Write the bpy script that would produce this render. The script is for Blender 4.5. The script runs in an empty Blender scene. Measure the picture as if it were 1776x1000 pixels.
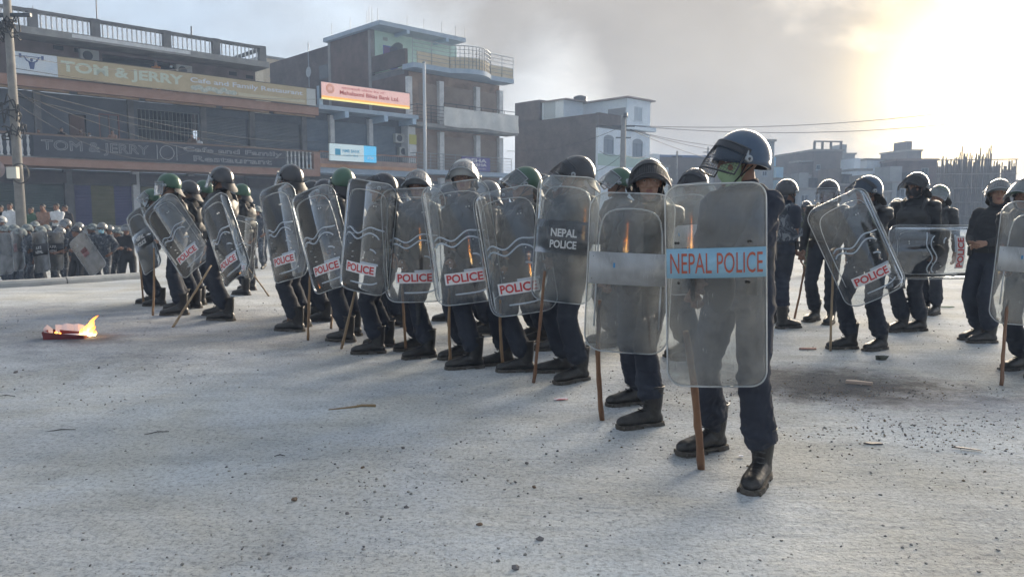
import bpy, bmesh, math, random
import numpy as np
from mathutils import Vector, Matrix
from mathutils.bvhtree import BVHTree

random.seed(7); RNG = np.random.RandomState(7)
R = math.radians
sc = bpy.context.scene
COL = sc.collection

# ------------------------------------------------------------------ camera
FPX, CX, CY = 1290.0, 888.0, 500.0
CAM_H = 1.36
PITCH = math.atan(130.0 / FPX)
cam = bpy.data.cameras.new('camera'); cam_o = bpy.data.objects.new('camera', cam); COL.objects.link(cam_o)
cam.sensor_width = 36.0; cam.lens = FPX / 1776.0 * 36.0
cam.clip_start = 0.05; cam.clip_end = 3000
cam_o.location = (0, 0, CAM_H); cam_o.rotation_euler = (math.pi / 2 - PITCH, 0, 0)
sc.camera = cam_o

# ------------------------------------------------------------------ render / colour
sc.view_settings.view_transform = 'Standard'; sc.view_settings.look = 'None'
sc.view_settings.gamma = 1.0; sc.view_settings.use_curve_mapping = False
sc.view_settings.exposure = 2.35
sc.render.engine = 'CYCLES'
cy = sc.cycles
cy.max_bounces = 8; cy.diffuse_bounces = 3; cy.glossy_bounces = 3; cy.transmission_bounces = 4
cy.transparent_max_bounces = 24; cy.volume_bounces = 0; cy.use_adaptive_sampling = True; cy.adaptive_threshold = 0.02
cy.caustics_reflective = False; cy.caustics_refractive = False

# ------------------------------------------------------------------ world: evening sky behind smoke
SUN_AZ, SUN_EL = R(32.0), R(8.0)       # azimuth to the right of the viewing direction
w = bpy.data.worlds.new('World'); sc.world = w; w.use_nodes = True
nt = w.node_tree; N = nt.nodes; L = nt.links; N.clear()
out = N.new('ShaderNodeOutputWorld')
sky = N.new('ShaderNodeTexSky'); sky.sky_type = 'NISHITA'; sky.sun_disc = False
sky.sun_elevation = SUN_EL; sky.sun_rotation = SUN_AZ
sky.air_density = 1.2; sky.dust_density = 2.5; sky.ozone_density = 1.0
bg_sky = N.new('ShaderNodeBackground'); bg_sky.inputs[1].default_value = 0.06
L.new(sky.outputs[0], bg_sky.inputs[0])
tc = N.new('ShaderNodeTexCoord')
def vmath(op, a=None, b=None):
    n = N.new('ShaderNodeVectorMath'); n.operation = op
    if a is not None: L.new(a, n.inputs[0])
    if b is not None:
        if isinstance(b, tuple): n.inputs[1].default_value = b
        else: L.new(b, n.inputs[1])
    return n
def wmath(op, a, b=None, clamp=False):
    n = N.new('ShaderNodeMath'); n.operation = op; n.use_clamp = clamp
    for i, v in ((0, a), (1, b)):
        if v is None: continue
        if isinstance(v, (int, float)): n.inputs[i].default_value = v
        else: L.new(v, n.inputs[i])
    return n.outputs[0]
def wramp(fac, stops):
    n = N.new('ShaderNodeValToRGB'); e = n.color_ramp.elements
    while len(e) < len(stops): e.new(0.5)
    for k, (p, c) in enumerate(stops): e[k].position = p; e[k].color = c if len(c) == 4 else (*c, 1)
    L.new(fac, n.inputs[0]); return n.outputs[0]
def wmix(fac, a, b, mode='MIX'):
    n = N.new('ShaderNodeMix'); n.data_type = 'RGBA'; n.blend_type = mode
    for s, v in ((0, fac), (6, a), (7, b)):
        if isinstance(v, (int, float)): n.inputs[s].default_value = v
        elif isinstance(v, tuple): n.inputs[s].default_value = (*v, 1)
        else: L.new(v, n.inputs[s])
    return n.outputs[2]
SUN_DIR = Vector((math.sin(SUN_AZ) * math.cos(SUN_EL), math.cos(SUN_AZ) * math.cos(SUN_EL), math.sin(SUN_EL)))
nrm = vmath('NORMALIZE', tc.outputs['Generated'])
dotn = vmath('DOT_PRODUCT', nrm.outputs[0], tuple(SUN_DIR)).outputs['Value']
d01 = wmath('MAXIMUM', dotn, 0.0)
SMOKE_AT = (0.3, 2.2, 4.1)
def cloud(scale, detail, rough, sx, sz, off):
    m = N.new('ShaderNodeMapping'); L.new(nrm.outputs[0], m.inputs[0])
    m.inputs['Scale'].default_value = (sx, sx, sz); m.inputs['Location'].default_value = off
    t = N.new('ShaderNodeTexNoise'); t.inputs['Scale'].default_value = scale; t.inputs['Detail'].default_value = detail
    t.inputs['Roughness'].default_value = rough; t.inputs['Distortion'].default_value = 0.35
    L.new(m.outputs[0], t.inputs['Vector']); return t.outputs[0]
big = cloud(2.1, 7, 0.55, 1.0, 1.7, SMOKE_AT)
fine = cloud(6.5, 8, 0.62, 1.0, 1.8, (0.2, 5.1, 0.9))
def toward(az, el, p):
    v = (math.sin(R(az)) * math.cos(R(el)), math.cos(R(az)) * math.cos(R(el)), math.sin(R(el)))
    return wmath('POWER', wmath('MAXIMUM', vmath('DOT_PRODUCT', nrm.outputs[0], v).outputs['Value'], 0.0), p)
mixn = wmath('ADD', wmath('MULTIPLY', big, 0.70), wmath('MULTIPLY', fine, 0.30))
plume = wmath('ADD', wmath('MULTIPLY', toward(15, 11, 60), 0.14), wmath('MULTIPLY', toward(4, 18, 60), 0.10))     # the smoke column drifting over the street
gap = wmath('MULTIPLY', toward(3.5, 8.5, 350), 0.20)                                                                  # a rift where the evening light comes through
mixn = wmath('SUBTRACT', wmath('ADD', mixn, plume), gap)
smoke = wramp(mixn, [(0.41, (0, 0, 0)), (0.60, (1, 1, 1))])       # where the smoke is thick
# veil colour: cool grey away from the sun, warm and bright towards it
glow_w = wmath('POWER', d01, 5.0)
glow_m = wmath('POWER', d01, 30.0)
glow_n = wmath('POWER', d01, 260.0)
veil = wmix(smoke, (0.112, 0.138, 0.170), (0.078, 0.078, 0.079))
wisps = cloud(3.6, 9, 0.6, 1.0, 1.5, (4.4, 1.2, 7.9))
shade = wramp(wisps, [(0.32, (0.84, 0.84, 0.86)), (0.68, (1.22, 1.21, 1.19))])
veil = wmix(1.0, veil, shade, 'MULTIPLY')
thin = wmath('SUBTRACT', 1.0, wmath('MULTIPLY', smoke, 0.97))
warm1 = wmix(wmath('MULTIPLY', glow_w, wmath('ADD', wmath('MULTIPLY', thin, 0.75), 0.25)), (0, 0, 0), (0.155, 0.112, 0.055))
warm2 = wmix(1.0, warm1, wmix(wmath('MULTIPLY', glow_m, thin), (0, 0, 0), (0.13, 0.092, 0.030)), 'ADD')
warm3 = wmix(1.0, warm2, wmix(wmath('MULTIPLY', glow_n, wmath('ADD', wmath('MULTIPLY', thin, 0.6), 0.4)), (0, 0, 0), (2.8, 2.05, 0.85)), 'ADD')
total = wmix(1.0, veil, warm3, 'ADD')
bg_veil = N.new('ShaderNodeBackground'); bg_veil.inputs[1].default_value = 1.0
L.new(total, bg_veil.inputs[0])
mixs = N.new('ShaderNodeMixShader'); L.new(wmath('ADD', wmath('MULTIPLY', smoke, 0.035), 0.96), mixs.inputs[0])
L.new(bg_sky.outputs[0], mixs.inputs[1]); L.new(bg_veil.outputs[0], mixs.inputs[2]); L.new(mixs.outputs[0], out.inputs[0])

# ------------------------------------------------------------------ sun, low and veiled by smoke
sl = bpy.data.lights.new('sun', 'SUN'); sl.energy = 3.8; sl.angle = R(42); sl.color = (1.0, 0.84, 0.64)
so = bpy.data.objects.new('sun', sl); COL.objects.link(so)
so.rotation_euler = (-SUN_DIR).to_track_quat('-Z', 'Y').to_euler()

# ------------------------------------------------------------------ pixel -> place helpers (layout only)
FWD = Vector((0, math.cos(PITCH), -math.sin(PITCH))); UPC = Vector((0, math.sin(PITCH), math.cos(PITCH)))
CAM = Vector((0, 0, CAM_H))
def ray(px, py):
    return Vector((1, 0, 0)) * ((px - CX) / FPX) + UPC * ((CY - py) / FPX) + FWD
def at(px, py, Y):
    d = ray(px, py); return CAM + d * (Y / d.y)
KERB = [(-16.5, 9.4), (-12.2, 11.3), (-8.9, 13.3), (-7.4, 15.2), (-6.2, 18.0), (-5.4, 22.0), (-5.0, 30.0)]
def kerb_side(x, y):
    """distance beyond the kerb line (positive on the street side)"""
    best = 1e9; sgn = 1
    for (ax, ay), (bx, by) in zip(KERB[:-1], KERB[1:]):
        dx, dy = bx - ax, by - ay; l2 = dx * dx + dy * dy
        t = max(0, min(1, ((x - ax) * dx + (y - ay) * dy) / l2))
        qx, qy = ax + dx * t, ay + dy * t
        d = math.hypot(x - qx, y - qy)
        if d < best:
            best = d; sgn = 1 if (dx * (y - ay) - dy * (x - ax)) > 0 else -1
    return best * sgn
def smooth(a, b, x):
    t = max(0.0, min(1.0, (x - a) / (b - a))); return t * t * (3 - 2 * t)
def gz(x, y):
    d = kerb_side(x, y)
    z = 0.05 * smooth(-1.0, -6.0, x) * smooth(4, 9, y) 
    if y > 30: d = min(d, 99) * smooth(60, 34, y)
    return z - 0.5 * smooth(0.05, 1.6, d) + 0.42 * smooth(5.0, 7.5, d)
def on_ground(px, py):
    z = 0.0
    for _ in range(6):
        d = ray(px, py); t = (z - CAM_H) / d.z; p = CAM + d * t; z = gz(p.x, p.y)
    return Vector((p.x, p.y, z))

# ------------------------------------------------------------------ materials
MATS = {}
def mat(name, col, rough=0.7, vary=0.0, scale=6.0, bump=0.0, bscale=60.0, metal=0.0, col2=None, spec=0.5, coat=0.0, detail=4.0, stretch=(1, 1, 1), lo=0.35, hi=0.65):
    if name in MATS: return MATS[name]
    m = bpy.data.materials.new(name); m.use_nodes = True; MATS[name] = m
    t = m.node_tree; b = t.nodes['Principled BSDF']
    b.inputs['Base Color'].default_value = (*col, 1); b.inputs['Roughness'].default_value = rough
    b.inputs['Metallic'].default_value = metal; b.inputs['Specular IOR Level'].default_value = spec
    b.inputs['Coat Weight'].default_value = coat
    if vary or bump or col2:
        co = t.nodes.new('ShaderNodeTexCoord'); mp = t.nodes.new('ShaderNodeMapping'); mp.inputs['Scale'].default_value = stretch
        t.links.new(co.outputs['Object'], mp.inputs[0])
        if vary or col2:
            n = t.nodes.new('ShaderNodeTexNoise'); n.inputs['Scale'].default_value = scale; n.inputs['Detail'].default_value = detail
            n.inputs['Roughness'].default_value = 0.62
            t.links.new(mp.outputs[0], n.inputs['Vector'])
            r = t.nodes.new('ShaderNodeValToRGB'); e = r.color_ramp.elements
            c2 = col2 if col2 else tuple(c * (1 + vary) for c in col)
            c1 = col if col2 else tuple(c * (1 - vary) for c in col)
            e[0].position = lo; e[0].color = (*c1, 1); e[1].position = hi; e[1].color = (*c2, 1)
            t.links.new(n.outputs[0], r.inputs[0]); t.links.new(r.outputs[0], b.inputs['Base Color'])
        if bump:
            n2 = t.nodes.new('ShaderNodeTexNoise'); n2.inputs['Scale'].default_value = bscale; n2.inputs['Detail'].default_value = 3
            t.links.new(mp.outputs[0], n2.inputs['Vector'])
            bp = t.nodes.new('ShaderNodeBump'); bp.inputs['Strength'].default_value = bump; bp.inputs['Distance'].default_value = 0.01
            t.links.new(n2.outputs[0], bp.inputs['Height']); t.links.new(bp.outputs[0], b.inputs['Normal'])
    return m

# ------------------------------------------------------------------ mesh collecting
class MB:
    def __init__(s): s.v = []; s.f = []; s.m = []
    def add(s, vs, fs, m=0):
        o = len(s.v); s.v += [tuple(q) for q in vs]; s.f += [tuple(i + o for i in f) for f in fs]; s.m += [m] * len(fs); return s
    def box(s, x0, x1, y0, y1, z0, z1, m=0):
        vs = [(x, y, z) for z in (z0, z1) for y in (y0, y1) for x in (x0, x1)]
        return s.add(vs, [(0, 2, 3, 1), (4, 5, 7, 6), (0, 1, 5, 4), (2, 6, 7, 3), (0, 4, 6, 2), (1, 3, 7, 5)], m)
    def obox(s, c, size, M=None, m=0):
        b = MB().box(-size[0] / 2, size[0] / 2, -size[1] / 2, size[1] / 2, -size[2] / 2, size[2] / 2)
        M = M or Matrix.Identity(3)
        return s.add([Vector(c) + M @ Vector(q) for q in b.v], b.f, m)
    def tube(s, pts, rad, n=8, m=0, cap=True, closed=False):
        """tube through pts; rad a number, a list of numbers or a list of (ru, rv)"""
        pts = [Vector(p) for p in pts]; k = len(pts)
        rads = rad if isinstance(rad, (list, tuple)) else [rad] * k
        prev = None; vs = []
        for i, p in enumerate(pts):
            if closed: t = pts[(i + 1) % k] - pts[i - 1]
            else: t = pts[min(i + 1, k - 1)] - pts[max(i - 1, 0)]
            t = t.normalized() if t.length > 1e-9 else Vector((0, 0, 1))
            if prev is None:
                ref = Vector((0, 0, 1)) if abs(t.z) < 0.9 else Vector((1, 0, 0)); u = (ref - t * ref.dot(t)).normalized()
            else:
                u = prev - t * prev.dot(t); u = u.normalized() if u.length > 1e-6 else Vector((1, 0, 0))
            prev = u; v = t.cross(u); r = rads[i]; ru, rv = r if isinstance(r, (list, tuple)) else (r, r)
            for j in range(n):
                a = 2 * math.pi * j / n; vs.append(p + u * (ru * math.cos(a)) + v * (rv * math.sin(a)))
        fs = []
        for i in range(k if closed else k - 1):
            a0 = i * n; b0 = ((i + 1) % k) * n
            for j in range(n): fs.append((a0 + j, a0 + (j + 1) % n, b0 + (j + 1) % n, b0 + j))
        if cap and not closed: fs += [tuple(range(n))[::-1], tuple(range((k - 1) * n, k * n))]
        return s.add(vs, fs, m)
    def rings(s, rings, m=0, cap=True):
        """loft of rings given as lists of points"""
        n = len(rings[0]); vs = [q for r in rings for q in r]; fs = []
        for i in range(len(rings) - 1):
            for j in range(n): fs.append((i * n + j, i * n + (j + 1) % n, (i + 1) * n + (j + 1) % n, (i + 1) * n + j))
        if cap: fs += [tuple(range(n))[::-1], tuple(range((len(rings) - 1) * n, len(rings) * n))]
        return s.add(vs, fs, m)
    def ell(s, c, r, m=0, nu=14, nv=8, M=None):
        vs = []; M = M or Matrix.Identity(3); c = Vector(c)
        for i in range(nv + 1):
            th = math.pi * i / nv
            for j in range(nu):
                ph = 2 * math.pi * j / nu
                vs.append(c + M @ Vector((r[0] * math.sin(th) * math.cos(ph), r[1] * math.sin(th) * math.sin(ph), r[2] * math.cos(th))))
        fs = [(i * nu + j, (i + 1) * nu + j, (i + 1) * nu + (j + 1) % nu, i * nu + (j + 1) % nu) for i in range(nv) for j in range(nu)]
        return s.add(vs, fs, m)
    def prism(s, poly, z0, z1, m=0):
        n = len(poly); vs = [(x, y, z0) for x, y in poly] + [(x, y, z1) for x, y in poly]
        fs = [(j, (j + 1) % n, n + (j + 1) % n, n + j) for j in range(n)] + [tuple(range(n))[::-1], tuple(range(n, 2 * n))]
        return s.add(vs, fs, m)
    def xf(s, M):
        s.v = [tuple(M @ Vector(q)) for q in s.v]; return s
    def join(s, o, M=None, m=None):
        vs = o.v if M is None else [M @ Vector(q) for q in o.v]
        k = len(s.v); s.v += [tuple(q) for q in vs]; s.f += [tuple(i + k for i in f) for f in o.f]; s.m += (o.m if m is None else [m] * len(o.f)); return s
    def mesh(s, name, mats, smooth_=False):
        me = bpy.data.meshes.new(name); me.from_pydata(s.v, [], s.f)
        for q in (mats if isinstance(mats, (list, tuple)) else [mats]): me.materials.append(q)
        me.polygons.foreach_set('material_index', s.m)
        if smooth_: me.polygons.foreach_set('use_smooth', [True] * len(s.f))
        me.validate(); me.update(); return me
    def build(s, name, mats, parent=None, smooth_=False, auto=None):
        me = s.mesh(name, mats, smooth_)
        return link(name, me, parent)
def link(name, me, parent=None):
    o = bpy.data.objects.new(name, me); COL.objects.link(o)
    if parent is not None: o.parent = parent
    return o
def empty(name, loc=(0, 0, 0), rz=0.0, scale=1.0):
    o = bpy.data.objects.new(name, None); COL.objects.link(o); o.location = loc; o.rotation_euler = (0, 0, rz); o.scale = (scale,) * 3
    o.empty_display_size = 0.2; return o
def tag(o, label=None, cat=None, group=None, kind=None):
    if label: o['label'] = label
    if cat: o['category'] = cat
    if group: o['group'] = group
    if kind: o['kind'] = kind
    return o
def copy_tree(o, parent=None):
    c = o.copy(); COL.objects.link(c); c.parent = parent
    for ch in o.children: copy_tree(ch, c)
    return c
_TXT = {}
def text_mb(s, bold=0.0, outline=0.0, space=1.0):
    """flat letters as a mesh: x to the right, z up, lying in the plane y = 0"""
    key = (s, bold, outline, space)
    if key not in _TXT:
        cu = bpy.data.curves.new('letters', 'FONT'); cu.body = s; cu.offset = bold; cu.space_character = space; cu.resolution_u = 3
        if outline: cu.fill_mode = 'NONE'; cu.bevel_depth = outline; cu.bevel_resolution = 0
        o = bpy.data.objects.new('letters', cu); COL.objects.link(o)
        me = bpy.data.meshes.new_from_object(o.evaluated_get(bpy.context.evaluated_depsgraph_get()))
        V = np.array([v.co[:] for v in me.vertices]) if len(me.vertices) else np.zeros((1, 3)); F = [tuple(p.vertices) for p in me.polygons]
        bpy.data.objects.remove(o); bpy.data.curves.remove(cu); bpy.data.meshes.remove(me)
        mn = V.min(0); mx = V.max(0); V = V - (mn + mx) / 2
        _TXT[key] = (V, F, mx - mn)
    return _TXT[key]
def letters(s, width, height, bold=0.0, outline=0.0, space=1.0):
    V, F, size = text_mb(s, bold, outline, space)
    k = np.array([width / max(size[0], 1e-6), height / max(size[1], 1e-6)])
    b = MB(); b.add([(x * k[0], -z * min(k), y * k[1]) for x, y, z in V], F); return b
# ================================================================== ground
def sines(P, freq, seed, k=7):
    r = np.random.RandomState(seed); s = np.zeros(len(P))
    for _ in range(k):
        d = r.normal(size=P.shape[1]); d /= np.linalg.norm(d); f = freq * (0.6 + 0.9 * r.rand())
        s += np.sin(P @ d * f + r.rand() * 6.28)
    return s / k * 1.6
def ground_material():
    m = bpy.data.materials.new('dusty_ground'); m.use_nodes = True; t = m.node_tree; n = t.nodes; l = t.links
    b = n['Principled BSDF']; b.inputs['Roughness'].default_value = 0.95; b.inputs['Specular IOR Level'].default_value = 0.15
    co = n.new('ShaderNodeTexCoord')
    def noise(scale, detail=5, rough=0.6, stretch=None, rot=0, dist=0.0):
        src = co.outputs['Object']
        if stretch:
            mp = n.new('ShaderNodeMapping'); mp.inputs['Scale'].default_value = stretch; mp.inputs['Rotation'].default_value = (0, 0, rot); l.new(src, mp.inputs[0]); src = mp.outputs[0]
        x = n.new('ShaderNodeTexNoise'); x.inputs['Scale'].default_value = scale; x.inputs['Detail'].default_value = detail; x.inputs['Roughness'].default_value = rough; x.inputs['Distortion'].default_value = dist
        l.new(src, x.inputs['Vector']); return x.outputs[0]
    def ramp(f, stops):
        r = n.new('ShaderNodeValToRGB'); e = r.color_ramp.elements
        while len(e) < len(stops): e.new(0.5)
        for k, (p, c) in enumerate(stops): e[k].position = p; e[k].color = (*c, 1)
        l.new(f, r.inputs[0]); return r.outputs[0]
    def mix(f, a, c, mode='MIX'):
        x = n.new('ShaderNodeMix'); x.data_type = 'RGBA'; x.blend_type = mode
        for s, v in ((0, f), (6, a), (7, c)):
            if isinstance(v, (int, float)): x.inputs[s].default_value = v
            elif isinstance(v, tuple): x.inputs[s].default_value = (*v, 1)
            else: l.new(v, x.inputs[s])
        return x.outputs[2]
    base = ramp(noise(0.55, 6, 0.62), [(0.33, (0.44, 0.468, 0.49)), (0.5, (0.53, 0.563, 0.59)), (0.68, (0.62, 0.655, 0.68))])
    track = ramp(noise(1.0, 5, 0.6, (0.3, 1.5, 1), R(28), 0.9), [(0.38, (0.80, 0.80, 0.81)), (0.58, (1, 1, 1))])   # worn wheel tracks
    c = mix(0.75, base, track, 'MULTIPLY')
    grit = ramp(noise(38, 6, 0.72), [(0.36, (0.55, 0.55, 0.55)), (0.5, (1, 1, 1)), (0.70, (1.16, 1.15, 1.13))])
    c = mix(0.8, c, grit, 'MULTIPLY')
    speck = ramp(noise(95, 3, 0.6), [(0.31, (0.30, 0.30, 0.32)), (0.40, (1, 1, 1))])
    damp = ramp(noise(2.6, 8, 0.68, (0.7, 1.3, 1), R(24), 0.4), [(0.36, (0.70, 0.70, 0.70)), (0.5, (1, 1, 1))])
    c = mix(0.45, c, damp, 'MULTIPLY')
    c = mix(0.75, c, speck, 'MULTIPLY')
    # soot where something has burnt: a ragged dark patch on the earth, and a fainter one left of the line
    for (cx, cyy, rx, ry, dark) in SOOT:
        mp = n.new('ShaderNodeMapping'); mp.vector_type = 'TEXTURE'; mp.inputs['Location'].default_value = (cx, cyy, 0); mp.inputs['Scale'].default_value = (rx, ry, 4)
        mp.inputs['Rotation'].default_value = (0, 0, R(-12)); l.new(co.outputs['Object'], mp.inputs[0])
        ln = n.new('ShaderNodeVectorMath'); ln.operation = 'LENGTH'; l.new(mp.outputs[0], ln.inputs[0])
        ad = n.new('ShaderNodeMath'); ad.operation = 'MULTIPLY_ADD'; l.new(noise(3.5, 6, 0.65), ad.inputs[0]); ad.inputs[1].default_value = 1.5; l.new(ln.outputs['Value'], ad.inputs[2])
        f = ramp(ad.outputs[0], [(0.0, (0, 0, 0)), (0.62, (0, 0, 0)), (1.0, (1, 1, 1))])
        # ramp works on 0..1, so the distance is halved first
        hv = n.new('ShaderNodeMath'); hv.operation = 'MULTIPLY'; hv.inputs[1].default_value = 0.52; l.new(ad.outputs[0], hv.inputs[0]); l.new(hv.outputs[0], f.node.inputs[0])
        c = mix(f, mix(1.0, c, (dark, dark, dark * 1.05), 'MULTIPLY'), c)
    tan = ramp(noise(0.8, 6, 0.6, (1, 1, 1), 0, 0.5), [(0.44, (1, 1, 1)), (0.64, (0.99, 0.93, 0.83))])
    c = mix(0.85, c, tan, 'MULTIPLY')
    l.new(c, b.inputs['Base Color'])
    hsum = n.new('ShaderNodeMath'); hsum.operation = 'MULTIPLY_ADD'; l.new(noise(30, 7, 0.7), hsum.inputs[0]); hsum.inputs[1].default_value = 0.6; l.new(noise(6, 5, 0.6, (0.5, 1.6, 1), R(24)), hsum.inputs[2])
    bp = n.new('ShaderNodeBump'); bp.inputs['Strength'].default_value = 0.75; bp.inputs['Distance'].default_value = 0.03; l.new(hsum.outputs[0], bp.inputs['Height']); l.new(bp.outputs[0], b.inputs['Normal'])
    return m
gbx_ = on_ground(130, 586); sp_ = on_ground(1450, 668); sq_ = on_ground(1650, 705)
SOOT = [(sp_.x - .1, sp_.y + .1, 1.25, 0.75, 0.22), (sq_.x, sq_.y + .2, 1.3, 0.5, 0.7), (-4.6, 8.6, 4.6, 2.3, 0.70), (gbx_.x + .1, gbx_.y, .55, .35, .45)]
def build_ground():
    rad = [0.0, 0.6]
    while rad[-1] < 380: rad.append(rad[-1] * (1.022 if rad[-1] < 45 else 1.12) + 0.004)
    na = 300
    P = [(0, 0)] + [(r * math.sin(2 * math.pi * j / na), r * math.cos(2 * math.pi * j / na)) for r in rad[1:] for j in range(na)]
    A = np.array(P); Rr = np.hypot(A[:, 0], A[:, 1])
    fade = np.clip(1 - (Rr - 14) / 20, 0, 1)
    z = np.array([gz(x, y) if y > 6 and x < 2 and y < 70 and x > -60 else 0.0 for x, y in P])
    S = A * np.array([[0.45, 1.3]]) @ np.array([[math.cos(.42), -math.sin(.42)], [math.sin(.42), math.cos(.42)]])
    z += fade * (0.006 * sines(S, 2.3, 1) + 0.0035 * sines(A, 9, 2) + 0.002 * sines(A, 25, 3))
    b = MB(); b.v = [(x, y, q) for (x, y), q in zip(P, z)]
    b.f = [(0, 1 + (j + 1) % na, 1 + j) for j in range(na)]
    for i in range(len(rad) - 2):
        o = 1 + i * na
        b.f += [(o + j, o + (j + 1) % na, o + na + (j + 1) % na, o + na + j) for j in range(na)]
    b.f = [f[::-1] for f in b.f]
    b.m = [0] * len(b.f)
    g = b.build('ground', GROUND_MAT, None, True); tag(g, kind='structure'); return g
GROUND_MAT = ground_material()
build_ground()
def stone_mb(seed, r, flat=0.6):
    rr = np.random.RandomState(seed); bm = bmesh.new(); bmesh.ops.create_icosphere(bm, subdivisions=1, radius=1.0)
    b = MB(); P = np.array([v.co[:] for v in bm.verts]); F = [tuple(v.index for v in f.verts) for f in bm.faces]; bm.free()
    P *= (1 + 0.22 * rr.normal(size=(len(P), 1)).clip(-1.4, 1.4)); P *= np.array([[1, 0.55 + 0.5 * rr.rand(), flat]]) * r
    b.add(P, F); return b
def build_gravel():
    """loose grit on the earth: nobody could count it"""
    mats = [mat('grit_pale', (0.36, 0.35, 0.33), 0.9), mat('grit_dark', (0.12, 0.12, 0.13), 0.9), mat('grit_mid', (0.24, 0.235, 0.225), 0.9), mat('grit_brown', (0.22, 0.175, 0.125), 0.9)]
    protos = [stone_mb(s, 1.0, 0.6) for s in range(6)]
    b = MB(); r = np.random.RandomState(4)
    PV = [np.array(p.v) for p in protos]
    for k in range(16000):
        d = 1.5 + 11 * r.rand() ** 1.5; a = (r.rand() - 0.5) * 1.5
        x, y = d * math.sin(a), d * math.cos(a)
        if r.rand() > 0.5 + 0.5 * math.sin(x * 1.7 + 1.1 * math.sin(y * 1.3)) * math.cos(y * 0.9 - x * .6) + 0.15: continue
        s = (0.0018 + 0.0065 * r.rand() ** 5) * (1 + 0.05 * d); q = PV[k % 6]; an = r.rand() * 6.28
        c_, s_ = math.cos(an) * s, math.sin(an) * s
        V = np.stack([q[:, 0] * c_ - q[:, 1] * s_ + x, q[:, 0] * s_ + q[:, 1] * c_ + y, q[:, 2] * s + gz(x, y) + s * 0.25], 1)
        o = len(b.v); b.v += [tuple(t) for t in V]; b.f += [tuple(i + o for i in f) for f in protos[k % 6].f]; b.m += [int(r.choice(3, p=[.42, .2, .38]))] * len(protos[k % 6].f)
    for k in range(2600):                                     # browner grit kicked up round the burnt patch
        c_ = on_ground(1480, 715); x, y = c_.x + r.normal() * .75, c_.y + r.normal() * .55
        s = 0.0025 + 0.007 * r.rand() ** 3; q = PV[k % 6]; V = q * s + np.array([x, y, gz(x, y) + s * .25])
        o = len(b.v); b.v += [tuple(t) for t in V]; b.f += [tuple(i + o for i in f) for f in protos[k % 6].f]; b.m += [int(r.choice([1, 2, 3, 3]))] * len(protos[k % 6].f)
    g = b.build('gravel', mats); tag(g, 'scattered loose grit and small pebbles on the dusty ground', 'gravel', kind='stuff')
build_gravel()
# ================================================================== the street front
ANG = R(44.0)
ORG = Vector((-19.3, 39.0, 0.0))
DIR = Vector((math.cos(ANG), math.sin(ANG), 0)); INW = Vector((-math.sin(ANG), math.cos(ANG), 0))
def W(s, y, z): return ORG + DIR * s + INW * y + Vector((0, 0, z))
def F(px, py, y=0.0):
    """pixel -> (s, z) on the plane y metres behind the street front"""
    d = ray(px, py); t = ((ORG - CAM).dot(INW) + y) / d.dot(INW); p = CAM + d * t
    return (p - ORG).dot(DIR), p.z
def Fs(px, py, s):
    """pixel -> (y, z) on the side plane at s"""
    d = ray(px, py); t = ((ORG - CAM).dot(DIR) + s) / d.dot(DIR); p = CAM + d * t
    return (p - ORG).dot(INW), p.z
def brick_mat(name, c1, c2, mortar, scale=1.0, dirt=0.35):
    if name in MATS: return MATS[name]
    m = bpy.data.materials.new(name); m.use_nodes = True; MATS[name] = m; t = m.node_tree; n = t.nodes; l = t.links
    b = n['Principled BSDF']; b.inputs['Roughness'].default_value = 0.92; b.inputs['Specular IOR Level'].default_value = 0.2
    co = n.new('ShaderNodeTexCoord'); sp = n.new('ShaderNodeSeparateXYZ'); l.new(co.outputs['Object'], sp.inputs[0])
    ad = n.new('ShaderNodeMath'); ad.operation = 'ADD'; l.new(sp.outputs[0], ad.inputs[0]); l.new(sp.outputs[1], ad.inputs[1])
    cb = n.new('ShaderNodeCombineXYZ'); l.new(ad.outputs[0], cb.inputs[0]); l.new(sp.outputs[2], cb.inputs[1])
    bt = n.new('ShaderNodeTexBrick'); bt.inputs['Scale'].default_value = scale; bt.inputs['Brick Width'].default_value = 0.23; bt.inputs['Row Height'].default_value = 0.075
    bt.inputs['Mortar Size'].default_value = 0.010; bt.inputs['Mortar Smooth'].default_value = 0.3
    bt.inputs['Color1'].default_value = (*c1, 1); bt.inputs['Color2'].default_value = (*c2, 1); bt.inputs['Mortar'].default_value = (*mortar, 1)
    l.new(cb.outputs[0], bt.inputs['Vector'])
    nz = n.new('ShaderNodeTexNoise'); nz.inputs['Scale'].default_value = 0.7; nz.inputs['Detail'].default_value = 6; nz.inputs['Roughness'].default_value = 0.65; l.new(co.outputs['Object'], nz.inputs['Vector'])
    rp = n.new('ShaderNodeValToRGB'); e = rp.color_ramp.elements; e[0].position = 0.35; e[0].color = (1 - dirt,) * 3 + (1,); e[1].position = 0.65; e[1].color = (1.15, 1.15, 1.15, 1); l.new(nz.outputs[0], rp.inputs[0])
    mx = n.new('ShaderNodeMix'); mx.data_type = 'RGBA'; mx.blend_type = 'MULTIPLY'; mx.inputs[0].default_value = 1; l.new(bt.outputs[0], mx.inputs[6]); l.new(rp.outputs[0], mx.inputs[7]); l.new(mx.outputs[2], b.inputs['Base Color'])
    bp = n.new('ShaderNodeBump'); bp.inputs['Strength'].default_value = 0.6; bp.inputs['Distance'].default_value = 0.01; bp.invert = True; l.new(bt.outputs['Fac'], bp.inputs['Height']); l.new(bp.outputs[0], b.inputs['Normal'])
    return m
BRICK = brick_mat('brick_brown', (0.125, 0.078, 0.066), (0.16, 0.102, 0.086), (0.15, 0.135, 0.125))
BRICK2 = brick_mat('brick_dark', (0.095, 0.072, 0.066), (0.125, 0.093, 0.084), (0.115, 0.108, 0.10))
BRICK3 = brick_mat('brick_tan', (0.33, 0.22, 0.16), (0.38, 0.26, 0.19), (0.30, 0.26, 0.22))
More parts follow.
